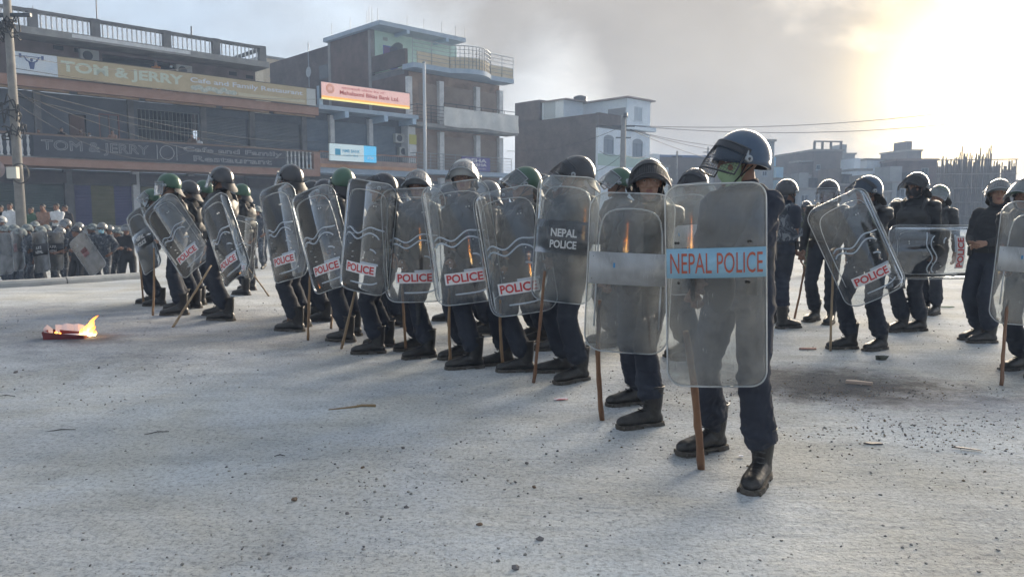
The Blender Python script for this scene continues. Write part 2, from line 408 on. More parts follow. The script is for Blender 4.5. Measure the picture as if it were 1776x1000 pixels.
CONC = mat('concrete_stained', (0.19, 0.185, 0.18), 0.9, col2=(0.30, 0.295, 0.285), scale=1.3, detail=8, bump=0.3, bscale=30)
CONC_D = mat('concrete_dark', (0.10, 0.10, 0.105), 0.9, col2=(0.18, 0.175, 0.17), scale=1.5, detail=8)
PLAST_D = mat('plaster_grey_blue', (0.07, 0.08, 0.10), 0.9, col2=(0.11, 0.122, 0.145), scale=1.2, detail=8)
PLAST_P = mat('plaster_dull_pink', (0.16, 0.12, 0.115), 0.9, col2=(0.23, 0.175, 0.165), scale=1.5, detail=8)
TERRA = mat('paint_terracotta', (0.28, 0.16, 0.115), 0.8, col2=(0.34, 0.205, 0.155), scale=2.0, detail=7)
WHITEP = mat('paint_white_worn', (0.52, 0.53, 0.54), 0.7, col2=(0.68, 0.69, 0.69), scale=2.5, detail=7)
BLUEP = mat('paint_pale_blue', (0.30, 0.42, 0.55), 0.7, col2=(0.40, 0.51, 0.62), scale=2.0, detail=6)
MINT = mat('paint_mint', (0.42, 0.60, 0.52), 0.8, col2=(0.50, 0.67, 0.59), scale=2.0, detail=6)
CREAM = mat('paint_cream', (0.55, 0.46, 0.32), 0.8, col2=(0.62, 0.54, 0.40), scale=2.0, detail=6)
WHITEB = mat('wall_white_blue', (0.56, 0.64, 0.72), 0.8, col2=(0.66, 0.72, 0.78), scale=1.2, detail=8)
SLABBLUE = mat('slab_grey_blue', (0.27, 0.34, 0.43), 0.8, col2=(0.35, 0.42, 0.50), scale=1.4, detail=7)
SHUT_G = mat('shutter_steel', (0.10, 0.112, 0.125), 0.55, col2=(0.145, 0.158, 0.172), scale=1.1, metal=0.3)
SHUT_D = mat('shutter_dark_green', (0.075, 0.10, 0.095), 0.6, col2=(0.11, 0.135, 0.125), scale=1.1, metal=0.2)
SHUT_T = mat('shutter_tan', (0.26, 0.20, 0.155), 0.6, col2=(0.33, 0.26, 0.21), scale=1.1, metal=0.2)
SHUT_P = mat('shutter_purple', (0.085, 0.08, 0.17), 0.6, col2=(0.11, 0.10, 0.20), scale=1.5)
SHUT_Y = mat('shutter_olive_yellow', (0.15, 0.14, 0.07), 0.6, col2=(0.19, 0.175, 0.095), scale=1.5)
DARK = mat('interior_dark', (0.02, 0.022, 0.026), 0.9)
STEEL = mat('painted_steel_grey', (0.30, 0.33, 0.36), 0.45, metal=0.5)
STEEL_D = mat('iron_dark', (0.06, 0.065, 0.075), 0.5, metal=0.5)
WOOD = mat('wood_strip_tan', (0.34, 0.22, 0.13), 0.7, col2=(0.42, 0.28, 0.17), scale=3)
GLASSD = mat('window_glass_dark', (0.03, 0.04, 0.05), 0.12, spec=0.6)
def holed_wall(b, s0, s1, z0, z1, holes, y0, thick, m=0):
    """wall in the s-z plane with real rectangular openings and reveals"""
    xs = sorted({s0, s1, *[h[0] for h in holes], *[h[1] for h in holes]}); zs = sorted({z0, z1, *[h[2] for h in holes], *[h[3] for h in holes]})
    for a, c in zip(xs[:-1], xs[1:]):
        run = None
        for d, e in zip(zs[:-1], zs[1:]):
            ms, mz = (a + c) / 2, (d + e) / 2
            inside = any(h[0] < ms < h[1] and h[2] < mz < h[3] for h in holes)
            if not inside:
                run = [run[0], e] if run else [d, e]
            if inside and run: b.box(a, c, y0, y0 + thick, run[0], run[1], m); run = None
        if run: b.box(a, c, y0, y0 + thick, run[0], run[1], m)
    return b
def shutter(parent, s0, s1, z0, z1, y, m, label=None):
    """roller shutter: real slats as a zig-zag sheet"""
    n = max(8, int((z1 - z0) / 0.085)); b = MB(); vs = []; dz = (z1 - z0) / n
    for i in range(n):
        zb = z0 + i * dz
        vs += [(zb, y), (zb + dz * 0.25, y - 0.022), (zb + dz * 0.8, y - 0.022)]
    vs.append((z1, y))
    P = [(s, yy, z) for z, yy in vs for s in (s0, s1)]
    b.add(P, [(2 * i, 2 * i + 1, 2 * i + 3, 2 * i + 2) for i in range(len(vs) - 1)])
    b.box(s0, s1, y - 0.04, y + 0.02, z0 - 0.06, z0)
    o = b.build('roller_shutter', m, parent)
    if label: o['label'] = label
    return o
def part(name, m, parent, *boxes, smooth_=False):
    b = MB()
    for q in boxes: b.box(*q)
    return b.build(name, m, parent, smooth_)
def window(parent, s0, s1, z0, z1, y, mf, arch=False, bars=1, sill=True, shut=None):
    """window standing in an opening of the wall: frame, panes and sill"""
    fb = MB(); t = 0.06
    fb.box(s0, s0 + t, y - 0.02, y + 0.08, z0, z1); fb.box(s1 - t, s1, y - 0.02, y + 0.08, z0, z1)
    fb.box(s0 + t, s1 - t, y - 0.02, y + 0.08, z0, z0 + t); fb.box(s0 + t, s1 - t, y - 0.02, y + 0.08, z1 - t, z1)
    wd = fb.build('window', mf, parent)
    w_ = (s1 - s0 - 2 * t) / (bars + 1)
    for k in range(bars + 1):
        a = s0 + t + k * w_
        part('pane', shut or GLASSD, wd, (a + 0.015, a + w_ - 0.015, y + 0.03, y + 0.045, z0 + t, z1 - t))
        if k: part('mullion', mf, wd, (a - 0.015, a + 0.015, y, y + 0.07, z0 + t, z1 - t))
    if sill: part('sill', mf, wd, (s0 - 0.08, s1 + 0.08, y - 0.12, y + 0.0, z0 - 0.09, z0 - 0.003))
    return wd
def baluster_mesh(h, m, r=0.05):
    b = MB(); prof = [(0, r), (0.06, r), (0.09, r * 0.55), (0.3, r * 1.05), (0.5, r * 0.6), (0.72, r * 1.0), (0.9, r * 0.5), (0.94, r), (1.0, r)]
    b.tube([(0, 0, p * h) for p, _ in prof], [q for _, q in prof], 6); return b.mesh('baluster', m, True)
def balusters(parent, s0, s1, y, z0, z1, step, m, r=0.05):
    me = baluster_mesh(z1 - z0, m, r); n = max(1, int(round((s1 - s0) / step)))
    for k in range(n):
        o = link('baluster', me, parent); o.location = (s0 + (k + 0.5) * (s1 - s0) / n, y, z0)
def rail(parent, pts, z0, z1, nbars, m, r=0.02, post=1.1, name='railing'):
    """metal railing along pts: posts and horizontal bars"""
    b = MB()
    for k in range(nbars + 1):
        z = z0 + (z1 - z0) * (k + 1) / (nbars + 1) if k < nbars else z1
        b.tube([(x, y, z) for x, y in pts], r * (1.3 if k == nbars else 0.8), 5)
    for (ax, ay), (bx, by) in zip(pts[:-1], pts[1:]):
        l_ = math.hypot(bx - ax, by - ay); n = max(1, int(l_ / post + 0.5))
        for i in range(n + 1): t = i / n; b.tube([(ax + (bx - ax) * t, ay + (by - ay) * t, z0), (ax + (bx - ax) * t, ay + (by - ay) * t, z1)], r, 5)
    return b.build(name, m, parent)
def sign_root(name, s, y, z, label, cat='sign'):
    return tag(empty(name, W(s, y, z), ANG), label, cat)
def split_letters(b):
    """separate a word's mesh into its letters (pieces that overlap in x belong together)"""
    par = list(range(len(b.v)))
    def find(i):
        while par[i] != i: par[i] = par[par[i]]; i = par[i]
        return i
    for f in b.f:
        for i in f[1:]: par[find(i)] = find(f[0])
    ext = {}
    for i, v in enumerate(b.v):
        r = find(i); e = ext.setdefault(r, [v[0], v[0]]); e[0] = min(e[0], v[0]); e[1] = max(e[1], v[0])
    groups = []
    for r, e in sorted(ext.items(), key=lambda t: t[1][0]):
        if groups and (min(groups[-1][1], e[1]) - e[0]) > .5 * min(e[1] - e[0], groups[-1][1] - groups[-1][2]): groups[-1][0].add(r); groups[-1][1] = max(groups[-1][1], e[1])
        else: groups.append([{r}, e[1], e[0]])
    res = []
    for g, _, _ in groups:
        fs = [f for f in b.f if find(f[0]) in g]; ids = sorted({i for f in fs for i in f}); mp = {i: k for k, i in enumerate(ids)}
        if not fs: continue
        n = MB(); n.v = [b.v[i] for i in ids]; n.f = [tuple(mp[i] for i in f) for f in fs]; n.m = [0] * len(fs); res.append(n)
    return res
def put_each_letter(parent, txt, x, z, w_, h, m, y=-0.006, bold=0.0, outline=0.0):
    b = letters(txt, w_, h, bold, outline); b.v = [(vx + x, vy + y, vz + z) for vx, vy, vz in b.v]
    for n in split_letters(b): n.build('letter', m, parent)
def put_letters(parent, txt, x, z, w_, h, m, y=-0.006, bold=0.0, outline=0.0, depth=0.0, space=1.0, name='lettering'):
    b = letters(txt, w_, h, bold, outline, space)
    b.v = [(vx + x, vy + y, vz + z) for vx, vy, vz in b.v]
    return b.build(name, m, parent)

# ------------------------------------------------------------------ left: restaurant building
B1 = tag(empty('restaurant_building', ORG, ANG), 'long three-storey corner building with terracotta bands, roof balustrade and roller shutters at far left', 'building')
S0, S1, SR = -12.0, F(553, 200)[0], F(462, 100)[0]
ZP = 0.72                                                # top of the shop plinth
part('plinth', CONC, B1, (S0, S1, -0.1, 2.4, -0.75, ZP), (S0, S1, -0.55, -0.1, -0.75, 0.28), (S0, S1, -1.0, -0.55, -0.75, -0.1))
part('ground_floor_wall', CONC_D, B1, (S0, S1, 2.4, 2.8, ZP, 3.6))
bays = [(F(-70, 350, 2.2)[0], F(112, 350, 2.2)[0], SHUT_D), (F(131, 350, 2.2)[0], F(159, 350, 2.2)[0], SHUT_P), (F(160, 350, 2.2)[0], F(199, 350, 2.2)[0], SHUT_Y), (F(200, 350, 2.2)[0], F(231, 350, 2.2)[0], SHUT_P),
        (F(246, 350, 2.2)[0], F(330, 350, 2.2)[0], SHUT_Y), (F(338, 350, 2.2)[0], F(430, 350, 2.2)[0], SHUT_D), (F(438, 350, 2.2)[0], F(528, 350, 2.2)[0], SHUT_G)]
zsh = F(180, 322, 2.2)[1]
for a, c, m_ in bays: shutter(B1, a, c, ZP + 0.06, zsh, 2.32, m_)
for px, m_, wd in ((122, CONC_D, .42), (238, WHITEP, .34), (334, CONC, .34), (434, CONC_D, .34), (534, CONC, .36), (-75, CONC_D, .4)):
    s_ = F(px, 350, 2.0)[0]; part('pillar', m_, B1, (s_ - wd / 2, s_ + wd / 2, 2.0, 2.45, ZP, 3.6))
for a, c in ((-60, 115), (125, 236), (243, 420), (430, 530)):
    s_, e_ = F(a, 300, 1.9)[0], F(c, 300, 1.9)[0]
    part('fascia_board', mat('fascia_dark', (0.05, 0.045, 0.05), 0.7, col2=(0.09, 0.07, 0.07), scale=2), B1, (s_, e_, 1.9, 1.99, zsh + 0.08, 3.45))
# first-floor balcony
part('balcony_slab', TERRA, B1, (S0, S1, 0.0, 2.6, 3.62, 4.0))
part('balcony_kerb', CONC, B1, (S0, S1, 0.03, 0.2, 4.0, 4.06))
zr = 5.06
part('handrail', mat('rail_brown', (0.18, 0.12, 0.09), 0.6), B1, (S0, S1, -0.03, 0.12, zr, zr + 0.09))
sl0, sl1 = F(58, 260)[0], F(494, 280)[0]
balusters(B1, S0, sl0 - 0.05, 0.1, 4.06, zr, 0.27, WHITEP, 0.07)
balusters(B1, sl1 + 0.1, S1 - 0.45, 0.1, 4.06, zr, 0.24, WHITEP, 0.06)
part('corner_pier', TERRA, B1, (S1 - 0.42, S1, -0.02, 0.4, 4.0, zr + 0.02))
# first-floor wall with door, windows and shutters
zc = 7.3
def q(px, py, y=1.5): return F(px, py, y)
h1 = [(q(120, 220)[0], q(150, 220)[0], 4.02, 6.35), (q(172, 220)[0], q(208, 220)[0], 4.75, 6.5), (q(238, 210)[0], q(344, 210)[0], 4.3, 6.9)]
b = MB(); holed_wall(b, S0, q(352, 220)[0], 4.0, zc, h1, 1.5, 0.25); b.build('first_floor_wall', PLAST_D, B1)
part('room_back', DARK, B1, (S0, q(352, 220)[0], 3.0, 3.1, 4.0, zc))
o = part('door_leaf', mat('door_brown', (0.10, 0.05, 0.035), 0.6), B1, (h1[0][0] + 0.05, h1[0][1] - 0.05, 1.62, 1.67, 4.02, 6.3))
wd = window(B1, *h1[1], 1.55, mat('window_red_brown', (0.17, 0.06, 0.05), 0.6), bars=1)
gs0, gs1, gz0, gz1 = h1[2]
gb = MB()
for k in range(17): x_ = gs0 + (gs1 - gs0) * k / 16; gb.tube([(x_, 1.46, gz0), (x_, 1.46, gz1)], 0.014, 4)
for k in range(6): z_ = gz0 + (gz1 - gz0) * k / 5; gb.tube([(gs0, 1.46, z_), (gs1, 1.46, z_)], 0.016, 4)
gb.build('window_grille', mat('grille_pale', (0.26, 0.28, 0.27), 0.6, metal=0.2), B1)
for a, c in ((352, 430), (440, 522)):
    shutter(B1, q(a, 220)[0] + 0.15, q(c, 220)[0] - 0.1, 4.1, 6.85, 1.62, SHUT_G)
part('upper_wall_strip', PLAST_D, B1, (q(352, 220)[0], S1 - 0.2, 1.5, 1.75, 6.85, zc), (q(352, 220)[0], S1 - 0.2, 1.7, 1.76, 4.0, 6.85))
for px in (352, 436, 526): s_ = q(px, 220)[0]; part('pillar', CONC_D, B1, (s_ - 0.16, s_ + 0.16, 1.35, 1.72, 4.0, zc))
for px in (70, 232): s_ = F(px, 220, 0.9)[0]; part('pillar', CONC_D, B1, (s_ - 0.14, s_ + 0.14, 1.2, 1.5, 4.0, zc))
# deep terracotta beam over the balcony, wood strips on its soffit
part('beam', TERRA, B1, (S0, S1, 0.0, 0.35, 7.3, 7.78))
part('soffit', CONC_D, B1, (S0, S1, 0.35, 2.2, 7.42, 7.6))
for a, c in ((-40, 120), (135, 240), (252, 373), (385, 465), (474, 545)):
    part('wood_strip', WOOD, B1, (F(a, 170, .5)[0], F(c, 170, .5)[0], 0.42, 0.56, 7.22, 7.36))
# second storey behind the sign
b = MB(); ho = [(q(178, 110)[0], q(309, 120)[0], 7.62, 9.55)]
holed_wall(b, S0, SR, 7.6, 9.7, ho, 1.5, 0.25); b.build('second_floor_wall', PLAST_P, B1)
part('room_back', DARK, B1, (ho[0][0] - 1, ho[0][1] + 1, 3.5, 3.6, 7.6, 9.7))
part('side_wall', BRICK2, B1, (SR - 0.25, SR, 1.76, 14.0, 7.0, 9.7), (S1 - 0.25, S1, 2.81, 9, -0.5, 7.4))
for px, py in ((101, 83), (137, 88), (404, 128), (433, 134)):
    s_, z_ = F(px, py, 1.48); part('vent_hole', DARK, B1, (s_ - 0.22, s_ + 0.22, 1.46, 1.49, z_ - 0.1, z_ + 0.1))
def aircon(parent, px, py, y):
    s_, z_ = F(px, py, y); a = part('air_conditioner', mat('aircon_casing', (0.42, 0.43, 0.42), 0.6), parent, (s_ - 0.42, s_ + 0.42, y, y + 0.32, z_ - 0.3, z_ + 0.3))
    g = MB(); g.tube([(s_ - 0.1, y - 0.012, z_), (s_ - 0.1, y + 0.01, z_)], 0.23, 16); g.build('fan_grille', STEEL_D, a); return a
aircon(B1, 156, 97, 1.15); aircon(B1, 320, 123, 1.15)
# roof slab and balustrade
ZR0, ZR1 = 9.72, 10.04
part('roof_slab', CONC, B1, (S0, SR + 0.15, -0.05, 14.0, ZR0, ZR1))
part('slab_edge_render', WHITEP, B1, (F(125, 72)[0], F(330, 100)[0], -0.066, -0.052, ZR0 + 0.1, ZR0 + 0.27))
part('parapet_rail', CONC_D, B1, (S0, SR, 0.02, 0.24, 10.72, 10.88))
ps = [F(px, 60)[0] for px in (59, 167, 290, 375, 455)]; ps = [ps[0] - (ps[1] - ps[0])] + ps
for s_ in ps: part('parapet_pier', CONC_D, B1, (s_ - 0.2, s_ + 0.2, 0.0, 0.28, ZR1, 10.9))
for a, c in zip(ps[:-1], ps[1:]): balusters(B1, a + 0.22, c - 0.22, 0.13, ZR1, 10.73, 0.23, WHITEP, 0.045)
balusters(B1, S0, ps[0] - 0.22, 0.13, ZR1, 10.73, 0.23, WHITEP, 0.045)
part('parapet_rail', CONC_D, B1, (SR - 0.24, SR - 0.02, 0.25, 13.5, 10.72, 10.88))
for px, py0, py1, r_ in ((164, 42, -40, .03), (331, 75, 46, .04), (56, 22, 10, .015), (171, 42, 34, .015), (289, 65, 56, .015), (377, 80, 70, .015)):
    s_, z_ = F(px, py1, .15); b = MB(); b.tube([(s_, .14, 10.85), (s_ + .02, .14, z_)], r_, 5); b.build('roof_rod', STEEL_D, B1)

# signs on the restaurant
SIGN_TAN = mat('sign_tan', (0.40, 0.32, 0.19), 0.6, col2=(0.46, 0.375, 0.23), scale=1.3)
SIGN_LET = mat('sign_letter_pale', (0.50, 0.55, 0.46), 0.6)
SIGN_LET2 = mat('sign_letter_blue_white', (0.56, 0.60, 0.66), 0.6)
sa, za = F(24, 108); sb_, zb_ = F(546, 180)
sg = sign_root('restaurant_sign', sa, -0.12, 8.3, 'long tan restaurant signboard above the terracotta beam reading cafe and family restaurant')
Lw = sb_ - sa; st = F(99, 115)[0] - sa
def sx(px): return F(px, 140, -0.12)[0] - sa
part('board', SIGN_TAN, sg, (st, sx(531), 0.0, 0.06, -0.46, 0.52))
part('end_board', mat('sign_white_blue', (0.50, 0.58, 0.66), 0.6, col2=(0.62, 0.66, 0.70), scale=1.5), sg, (0, st - 0.01, 0.0, 0.06, -0.46, 0.52))
part('end_strip', mat('sign_grey', (0.46, 0.48, 0.47), 0.6), sg, (sx(531) + 0.01, Lw, 0.0, 0.06, -0.46, 0.52))
part('frame', mat('sign_frame_dark', (0.12, 0.10, 0.08), 0.6), sg, (-0.02, Lw + 0.02, -0.02, 0.08, 0.525, 0.56), (-0.02, Lw + 0.02, -0.02, 0.08, -0.5, -0.465))
put_each_letter(sg, 'TOM & JERRY', (sx(107) + sx(318)) / 2, 0.03, sx(318) - sx(107), 0.66, SIGN_LET, -0.008, bold=0.035)
put_each_letter(sg, 'Cafe and Family Restaurant', (sx(330) + sx(524)) / 2, 0.16, sx(524) - sx(330), 0.34, SIGN_LET2, -0.008, bold=0.02)
part('lower_strip', mat('sign_pale_strip', (0.50, 0.46, 0.33), 0.6), sg, (sx(412), sx(528), -0.012, -0.002, -0.36, -0.2))
fb = MB()
for k in range(9): fb.ell((sx(332) + (sx(408) - sx(332)) * (k + .5) / 9, -0.01, -0.22 + 0.07 * math.sin(k * 2.3)), (0.22, 0.012, 0.13), 0, 10, 6)
fb.build('food_picture', mat('food_print', (0.30, 0.36, 0.33), 0.6, col2=(0.55, 0.55, 0.48), scale=9), sg)
wl = MB(); cxs = sx(57)                                  # printed weightlifter on the white end board
wl.box(cxs - 0.45, cxs + 0.45, -0.012, -0.004, 0.33, 0.36); wl.box(cxs - 0.5, cxs - 0.4, -0.014, -0.003, 0.25, 0.44); wl.box(cxs + 0.4, cxs + 0.5, -0.014, -0.003, 0.25, 0.44)
wl.prism([(-0.14, 0.12), (0.14, 0.12), (0.08, -0.22), (-0.08, -0.22)], 0.003, 0.010); 
nv = len(wl.v) - 8; wl.v = wl.v[:nv] + [(x + cxs, -z, y) for x, y, z in wl.v[nv:]]
wl.tube([(cxs - 0.3, -0.008, 0.33), (cxs - 0.2, -0.008, 0.16), (cxs - 0.1, -0.008, 0.1)], 0.035, 5); wl.tube([(cxs + 0.3, -0.008, 0.33), (cxs + 0.2, -0.008, 0.16), (cxs + 0.1, -0.008, 0.1)], 0.035, 5); wl.ell((cxs, -0.008, 0.2), (0.06, 0.012, 0.075), 0, 8, 6)
wl.build('weightlifter_print', mat('print_navy', (0.05, 0.08, 0.2), 0.6), sg)
s2 = sign_root('balcony_sign', sl0, -0.06, 4.55, 'dark balcony signboard with outlined tube lettering along the first-floor railing')
Lb = sl1 - sl0
part('board', mat('sign_near_black', (0.028, 0.032, 0.045), 0.6, col2=(0.045, 0.05, 0.065), scale=2), s2, (0, Lb, 0.0, 0.05, -0.49, 0.5))
TUBE = mat('letter_tube_grey', (0.45, 0.46, 0.48), 0.5)
def sy(px): return F(px, 260, -0.06)[0] - sl0
put_each_letter(s2, 'TOM & JERRY', (sy(72) + sy(258)) / 2, 0.0, sy(258) - sy(72), 0.62, TUBE, -0.03, outline=0.012)
put_each_letter(s2, 'Cafe and Family', (sy(318) + sy(488)) / 2, 0.22, sy(488) - sy(318), 0.34, TUBE, -0.03, outline=0.016)
put_each_letter(s2, 'Restaurant', (sy(335) + sy(470)) / 2, -0.22, sy(470) - sy(335), 0.3, TUBE, -0.03, outline=0.016)
rb = MB(); cxr = (sy(270) + sy(308)) / 2
rb.tube([(cxr + 0.36 * math.cos(a * math.pi / 12), -0.03, 0.36 * math.sin(a * math.pi / 12)) for a in range(24)], 0.014, 5, closed=True)
for k in (-.5, .5): rb.tube([(cxr + k, -0.03, -0.38), (cxr + k, -0.03, 0.38)], 0.014, 5)
rb.build('ring_outline', TUBE, s2)

# ------------------------------------------------------------------ bank building
SB0, SB1 = S1 + 0.02, F(722, 200)[0]
B2 = tag(empty('bank_building', ORG, ANG), 'grey-blue bank building with shuttered first floor between the restaurant and the tall brick block', 'building')
part('ground_floor_wall', CONC_D, B2, (SB0, SB1, 2.2, 2.6, -0.5, 4.15))
for a, c in ((560, 610), (615, 665), (670, 718)): shutter(B2, F(a, 330, 2)[0], F(c, 330, 2)[0], 0.3, 3.4, 2.15, SHUT_G)
part('balcony_slab', mat('slab_orange', (0.42, 0.23, 0.13), 0.8, col2=(0.48, 0.29, 0.18), scale=2), B2, (SB0, SB1, 0.0, 2.6, 4.2, 4.42))
part('slab_underside', SLABBLUE, B2, (SB0, SB1, 0.1, 2.6, 3.85, 4.2))
part('parapet', mat('brick_salmon', (0.30, 0.20, 0.165), 0.9, col2=(0.36, 0.26, 0.22), scale=3), B2, (SB0, SB1, 0.05, 0.2, 4.42, 4.75))
part('handrail', TERRA, B2, (SB0, SB1, 0.02, 0.2, 5.12, 5.2))
balusters(B2, SB0, SB1, 0.12, 4.75, 5.12, 0.17, STEEL, 0.03)
part('first_floor_wall', PLAST_D, B2, (SB0, SB1, 1.7, 2.0, 4.42, 7.75))
for a, c in ((532, 573), (580, 640), (646, 686)): shutter(B2, F(a, 220, 1.6)[0], F(c, 220, 1.6)[0], 4.5, 7.25, 1.66, mat('shutter_blue_grey', (0.13, 0.165, 0.21), 0.55, col2=(0.175, 0.215, 0.26), scale=1.1, metal=0.2))
for px in (576, 643): s_ = F(px, 220, 1.4)[0]; part('pillar', WHITEP, B2, (s_ - 0.15, s_ + 0.15, 1.35, 1.7, 4.42, 7.6))
s_ = F(714, 230, .9)[0]; part('pillar', WHITEP, B2, (s_ - 0.32, s_ + 0.32, 0.9, 1.7, 4.42, 7.6))
s_, z_ = F(716, 242, .88); part('notice_panel', mat('notice_yellow', (0.48, 0.46, 0.12), 0.7), B2, (s_ - 0.3, s_ + 0.3, 0.86, 0.895, z_ - 0.33, z_ + 0.33))
s_, z_ = F(716, 258, .88); part('notice_panel', WHITEP, B2, (s_ - 0.3, s_ + 0.3, 0.86, 0.895, z_ - 0.25, z_ + 0.25))
aircon(B2, 695, 240, 1.3); aircon(B2, 702, 263, 1.3)
part('roof_slab', SLABBLUE, B2, (SB0, SB1 + 0.2, 0.0, 12.0, 7.72, 7.98))
for px in (601, 669, 718): s_ = F(px, 195)[0]; part('bracket', BLUEP, B2, (s_ - 0.14, s_ + 0.14, -0.05, 1.6, 7.35, 7.72))
s_e = F(556, 160)[0]; part('terrace_post', BLUEP, B2, (SB0 + 0.05, SB0 + 0.3, 0.02, 0.3, 7.98, 9.1))
part('terrace_rail', BLUEP, B2, (SB0 + .3, s_e + 0.2, 0.05, 0.2, 8.95, 9.1)); balusters(B2, SB0 + .3, s_e + .2, 0.12, 7.98, 8.95, 0.2, WHITEP, 0.04)
def emis(name, stops_col, strength):
    m = mat(name, stops_col, 0.5); bb = m.node_tree.nodes['Principled BSDF']; bb.inputs['Emission Color'].default_value = (*stops_col, 1); bb.inputs['Emission Strength'].default_value = strength; return m
s_0, z_0 = F(557, 160, -0.1); s_1, z_1 = F(710, 182, -0.1); zc_ = 8.82; hh = 0.5
sb = sign_root('bank_sign', s_0, -0.15, zc_, 'long pink backlit bank sign with orange lower stripe above the grey-blue bank front')
Lk = s_1 - s_0
part('light_box', emis('sign_lit_pink', (0.74, 0.45, 0.40), 0.11), sb, (0, Lk, 0, 0.2, -hh + 0.2, hh))
part('lower_stripe', emis('sign_lit_orange', (0.85, 0.42, 0.10), 0.16), sb, (0, Lk, 0, 0.2, -hh + 0.08, -hh + 0.198))
part('lower_stripe', emis('sign_lit_yellow', (0.9, 0.72, 0.25), 0.16), sb, (0, Lk, 0, 0.2, -hh, -hh + 0.078))
part('casing', STEEL_D, sb, (-0.05, Lk + 0.05, 0.02, 0.22, hh + 0.002, hh + 0.05), (-0.05, -0.003, 0.02, 0.22, -hh, hh), (Lk + 0.003, Lk + 0.05, 0.02, 0.22, -hh, hh))
RED_L = mat('letter_red', (0.55, 0.08, 0.05), 0.6)
put_letters(sb, 'महालक्ष्मी विकास बैंक लि.', Lk * 0.46, 0.28, Lk * 0.5, 0.2, RED_L, -0.006, bold=0.01)
put_each_letter(sb, 'Mahalaxmi Bikas Bank Ltd.', Lk * 0.53, 0.01, Lk * 0.68, 0.26, RED_L, -0.006, bold=0.025)
rg = MB()
for rr_ in (0.26, 0.17): rg.tube([(Lk * 0.09 + rr_ * math.cos(a * math.pi / 10), -0.006, 0.15 + rr_ * math.sin(a * math.pi / 10)) for a in range(20)], 0.022, 4, closed=True)
for a in range(4): rg.box(Lk * .09 - .03 - .0, Lk * .09 + .03, -0.01, -0.002, 0.03 + a * .06, 0.06 + a * .06)
rg.build('emblem', mat('letter_orange', (0.7, 0.25, 0.06), 0.6), sb)
s_0, z_0 = F(572, 265, -0.25); s_1, _ = F(652, 270, -0.25)
sn = sign_root('bank_sign', s_0, -0.3, 5.13, 'small white and cyan backlit bank sign hung on the first-floor balcony'); Ln = s_1 - s_0; sd = Ln * 0.72
part('light_box', emis('sign_lit_white', (0.60, 0.72, 0.74), 0.07), sn, (0, sd, 0, 0.15, -0.52, 0.52))
part('blue_end', emis('sign_lit_cyan', (0.10, 0.46, 0.74), 0.12), sn, (sd + 0.002, Ln, 0, 0.15, -0.52, 0.52))
part('casing', STEEL_D, sn, (-0.04, Ln + 0.04, 0.01, 0.17, 0.522, 0.56), (-0.04, Ln + 0.04, 0.01, 0.17, -0.56, -0.522))
BL = mat('letter_blue', (0.06, 0.40, 0.62), 0.6)
put_letters(sn, 'NMB BANK', sd * 0.62, 0.12, sd * 0.52, 0.2, BL, -0.006, bold=0.02); put_letters(sn, 'नबिल बैंक', sd * 0.60, -0.16, sd * 0.46, 0.16, BL, -0.006)
put_letters(sn, 'ATM', (sd + Ln) / 2, -0.25, (Ln - sd) * 0.5, 0.16, mat('letter_white', (0.8, 0.85, 0.88), 0.6), -0.006, bold=.02)
part('emblem', BL, sn, (sd * .14, sd * .30, -0.01, -0.002, -0.16, 0.22))

# ------------------------------------------------------------------ tall brick block
ST0, ST1 = SB1 + 0.02, F(888, 150)[0]
B3 = tag(empty('tall_brick_building', ORG, ANG), 'tall brown brick building with mint rooftop room, curved terrace railing and shuttered balconies', 'building')
ym = Fs(641, 60, ST0)[0]; yb = Fs(571, 90, ST0)[0]; yc = Fs(468, 120, ST0)[0]
zt = Fs(641, 44, ST0)[1]
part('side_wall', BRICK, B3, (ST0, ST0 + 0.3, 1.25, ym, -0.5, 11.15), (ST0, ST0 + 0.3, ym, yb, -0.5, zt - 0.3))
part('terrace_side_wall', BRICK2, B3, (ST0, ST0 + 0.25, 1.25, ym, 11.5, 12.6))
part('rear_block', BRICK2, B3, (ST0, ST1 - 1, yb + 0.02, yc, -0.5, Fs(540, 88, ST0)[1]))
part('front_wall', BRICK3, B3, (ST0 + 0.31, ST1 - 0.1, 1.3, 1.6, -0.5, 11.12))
part('core', CONC_D, B3, (ST0 + 0.31, ST1 - 0.3, 1.61, yb, -0.5, 11.12))
for y_ in (ym, yb - 0.02): part('corner_post', CONC, B3, (ST0 - 0.03, ST0 + 0.28, y_ - 0.18, y_ + 0.18, -0.5, zt - 0.31))
part('floor_band', CONC_D, B3, (ST0 - 0.015, ST0 - 0.002, 1.3, ym - 0.2, 10.9, 11.25), (ST0 - 0.015, ST0 - 0.002, 1.3, yb - .22, 7.5, 7.8))
# floors: slabs, pillars and shutters
for zf, zt_, m_ in ((0.2, 3.9, SHUT_G), (4.42, 7.15, SHUT_T), (7.7, 10.7, SHUT_T)):
    for a, c in ((727, 760), (772, 824), (834, 866)):
        shutter(B3, F(a, 220, 1.2)[0] + .05, F(c, 220, 1.2)[0], zf + 0.05, zt_ - 0.25, 1.27, m_)
    for px in (766, 829, 869): s_ = F(px, 220, 1.0)[0]; part('pillar', WHITEP if zf < 9 else BLUEP, B3, (s_ - 0.2, s_ + 0.2, 0.95, 1.299, zf, zt_))
    s_ = ST0 + .2; part('pillar', WHITEP, B3, (s_ - 0.18, s_ + 0.18, 0.95, 1.249, zf, zt_))
part('balcony_slab', SLABBLUE, B3, (ST0, ST1, 0.0, 1.29, 4.1, 4.4))
part('balcony_slab', CONC, B3, (ST0, ST1 + 0.6, 0.0, 1.29, 7.3, 7.55))
rail(B3, [(ST0 + 0.1, 1.2), (ST0 + 0.1, 0.06), (ST1, 0.06)], 4.4, 5.5, 4, STEEL)
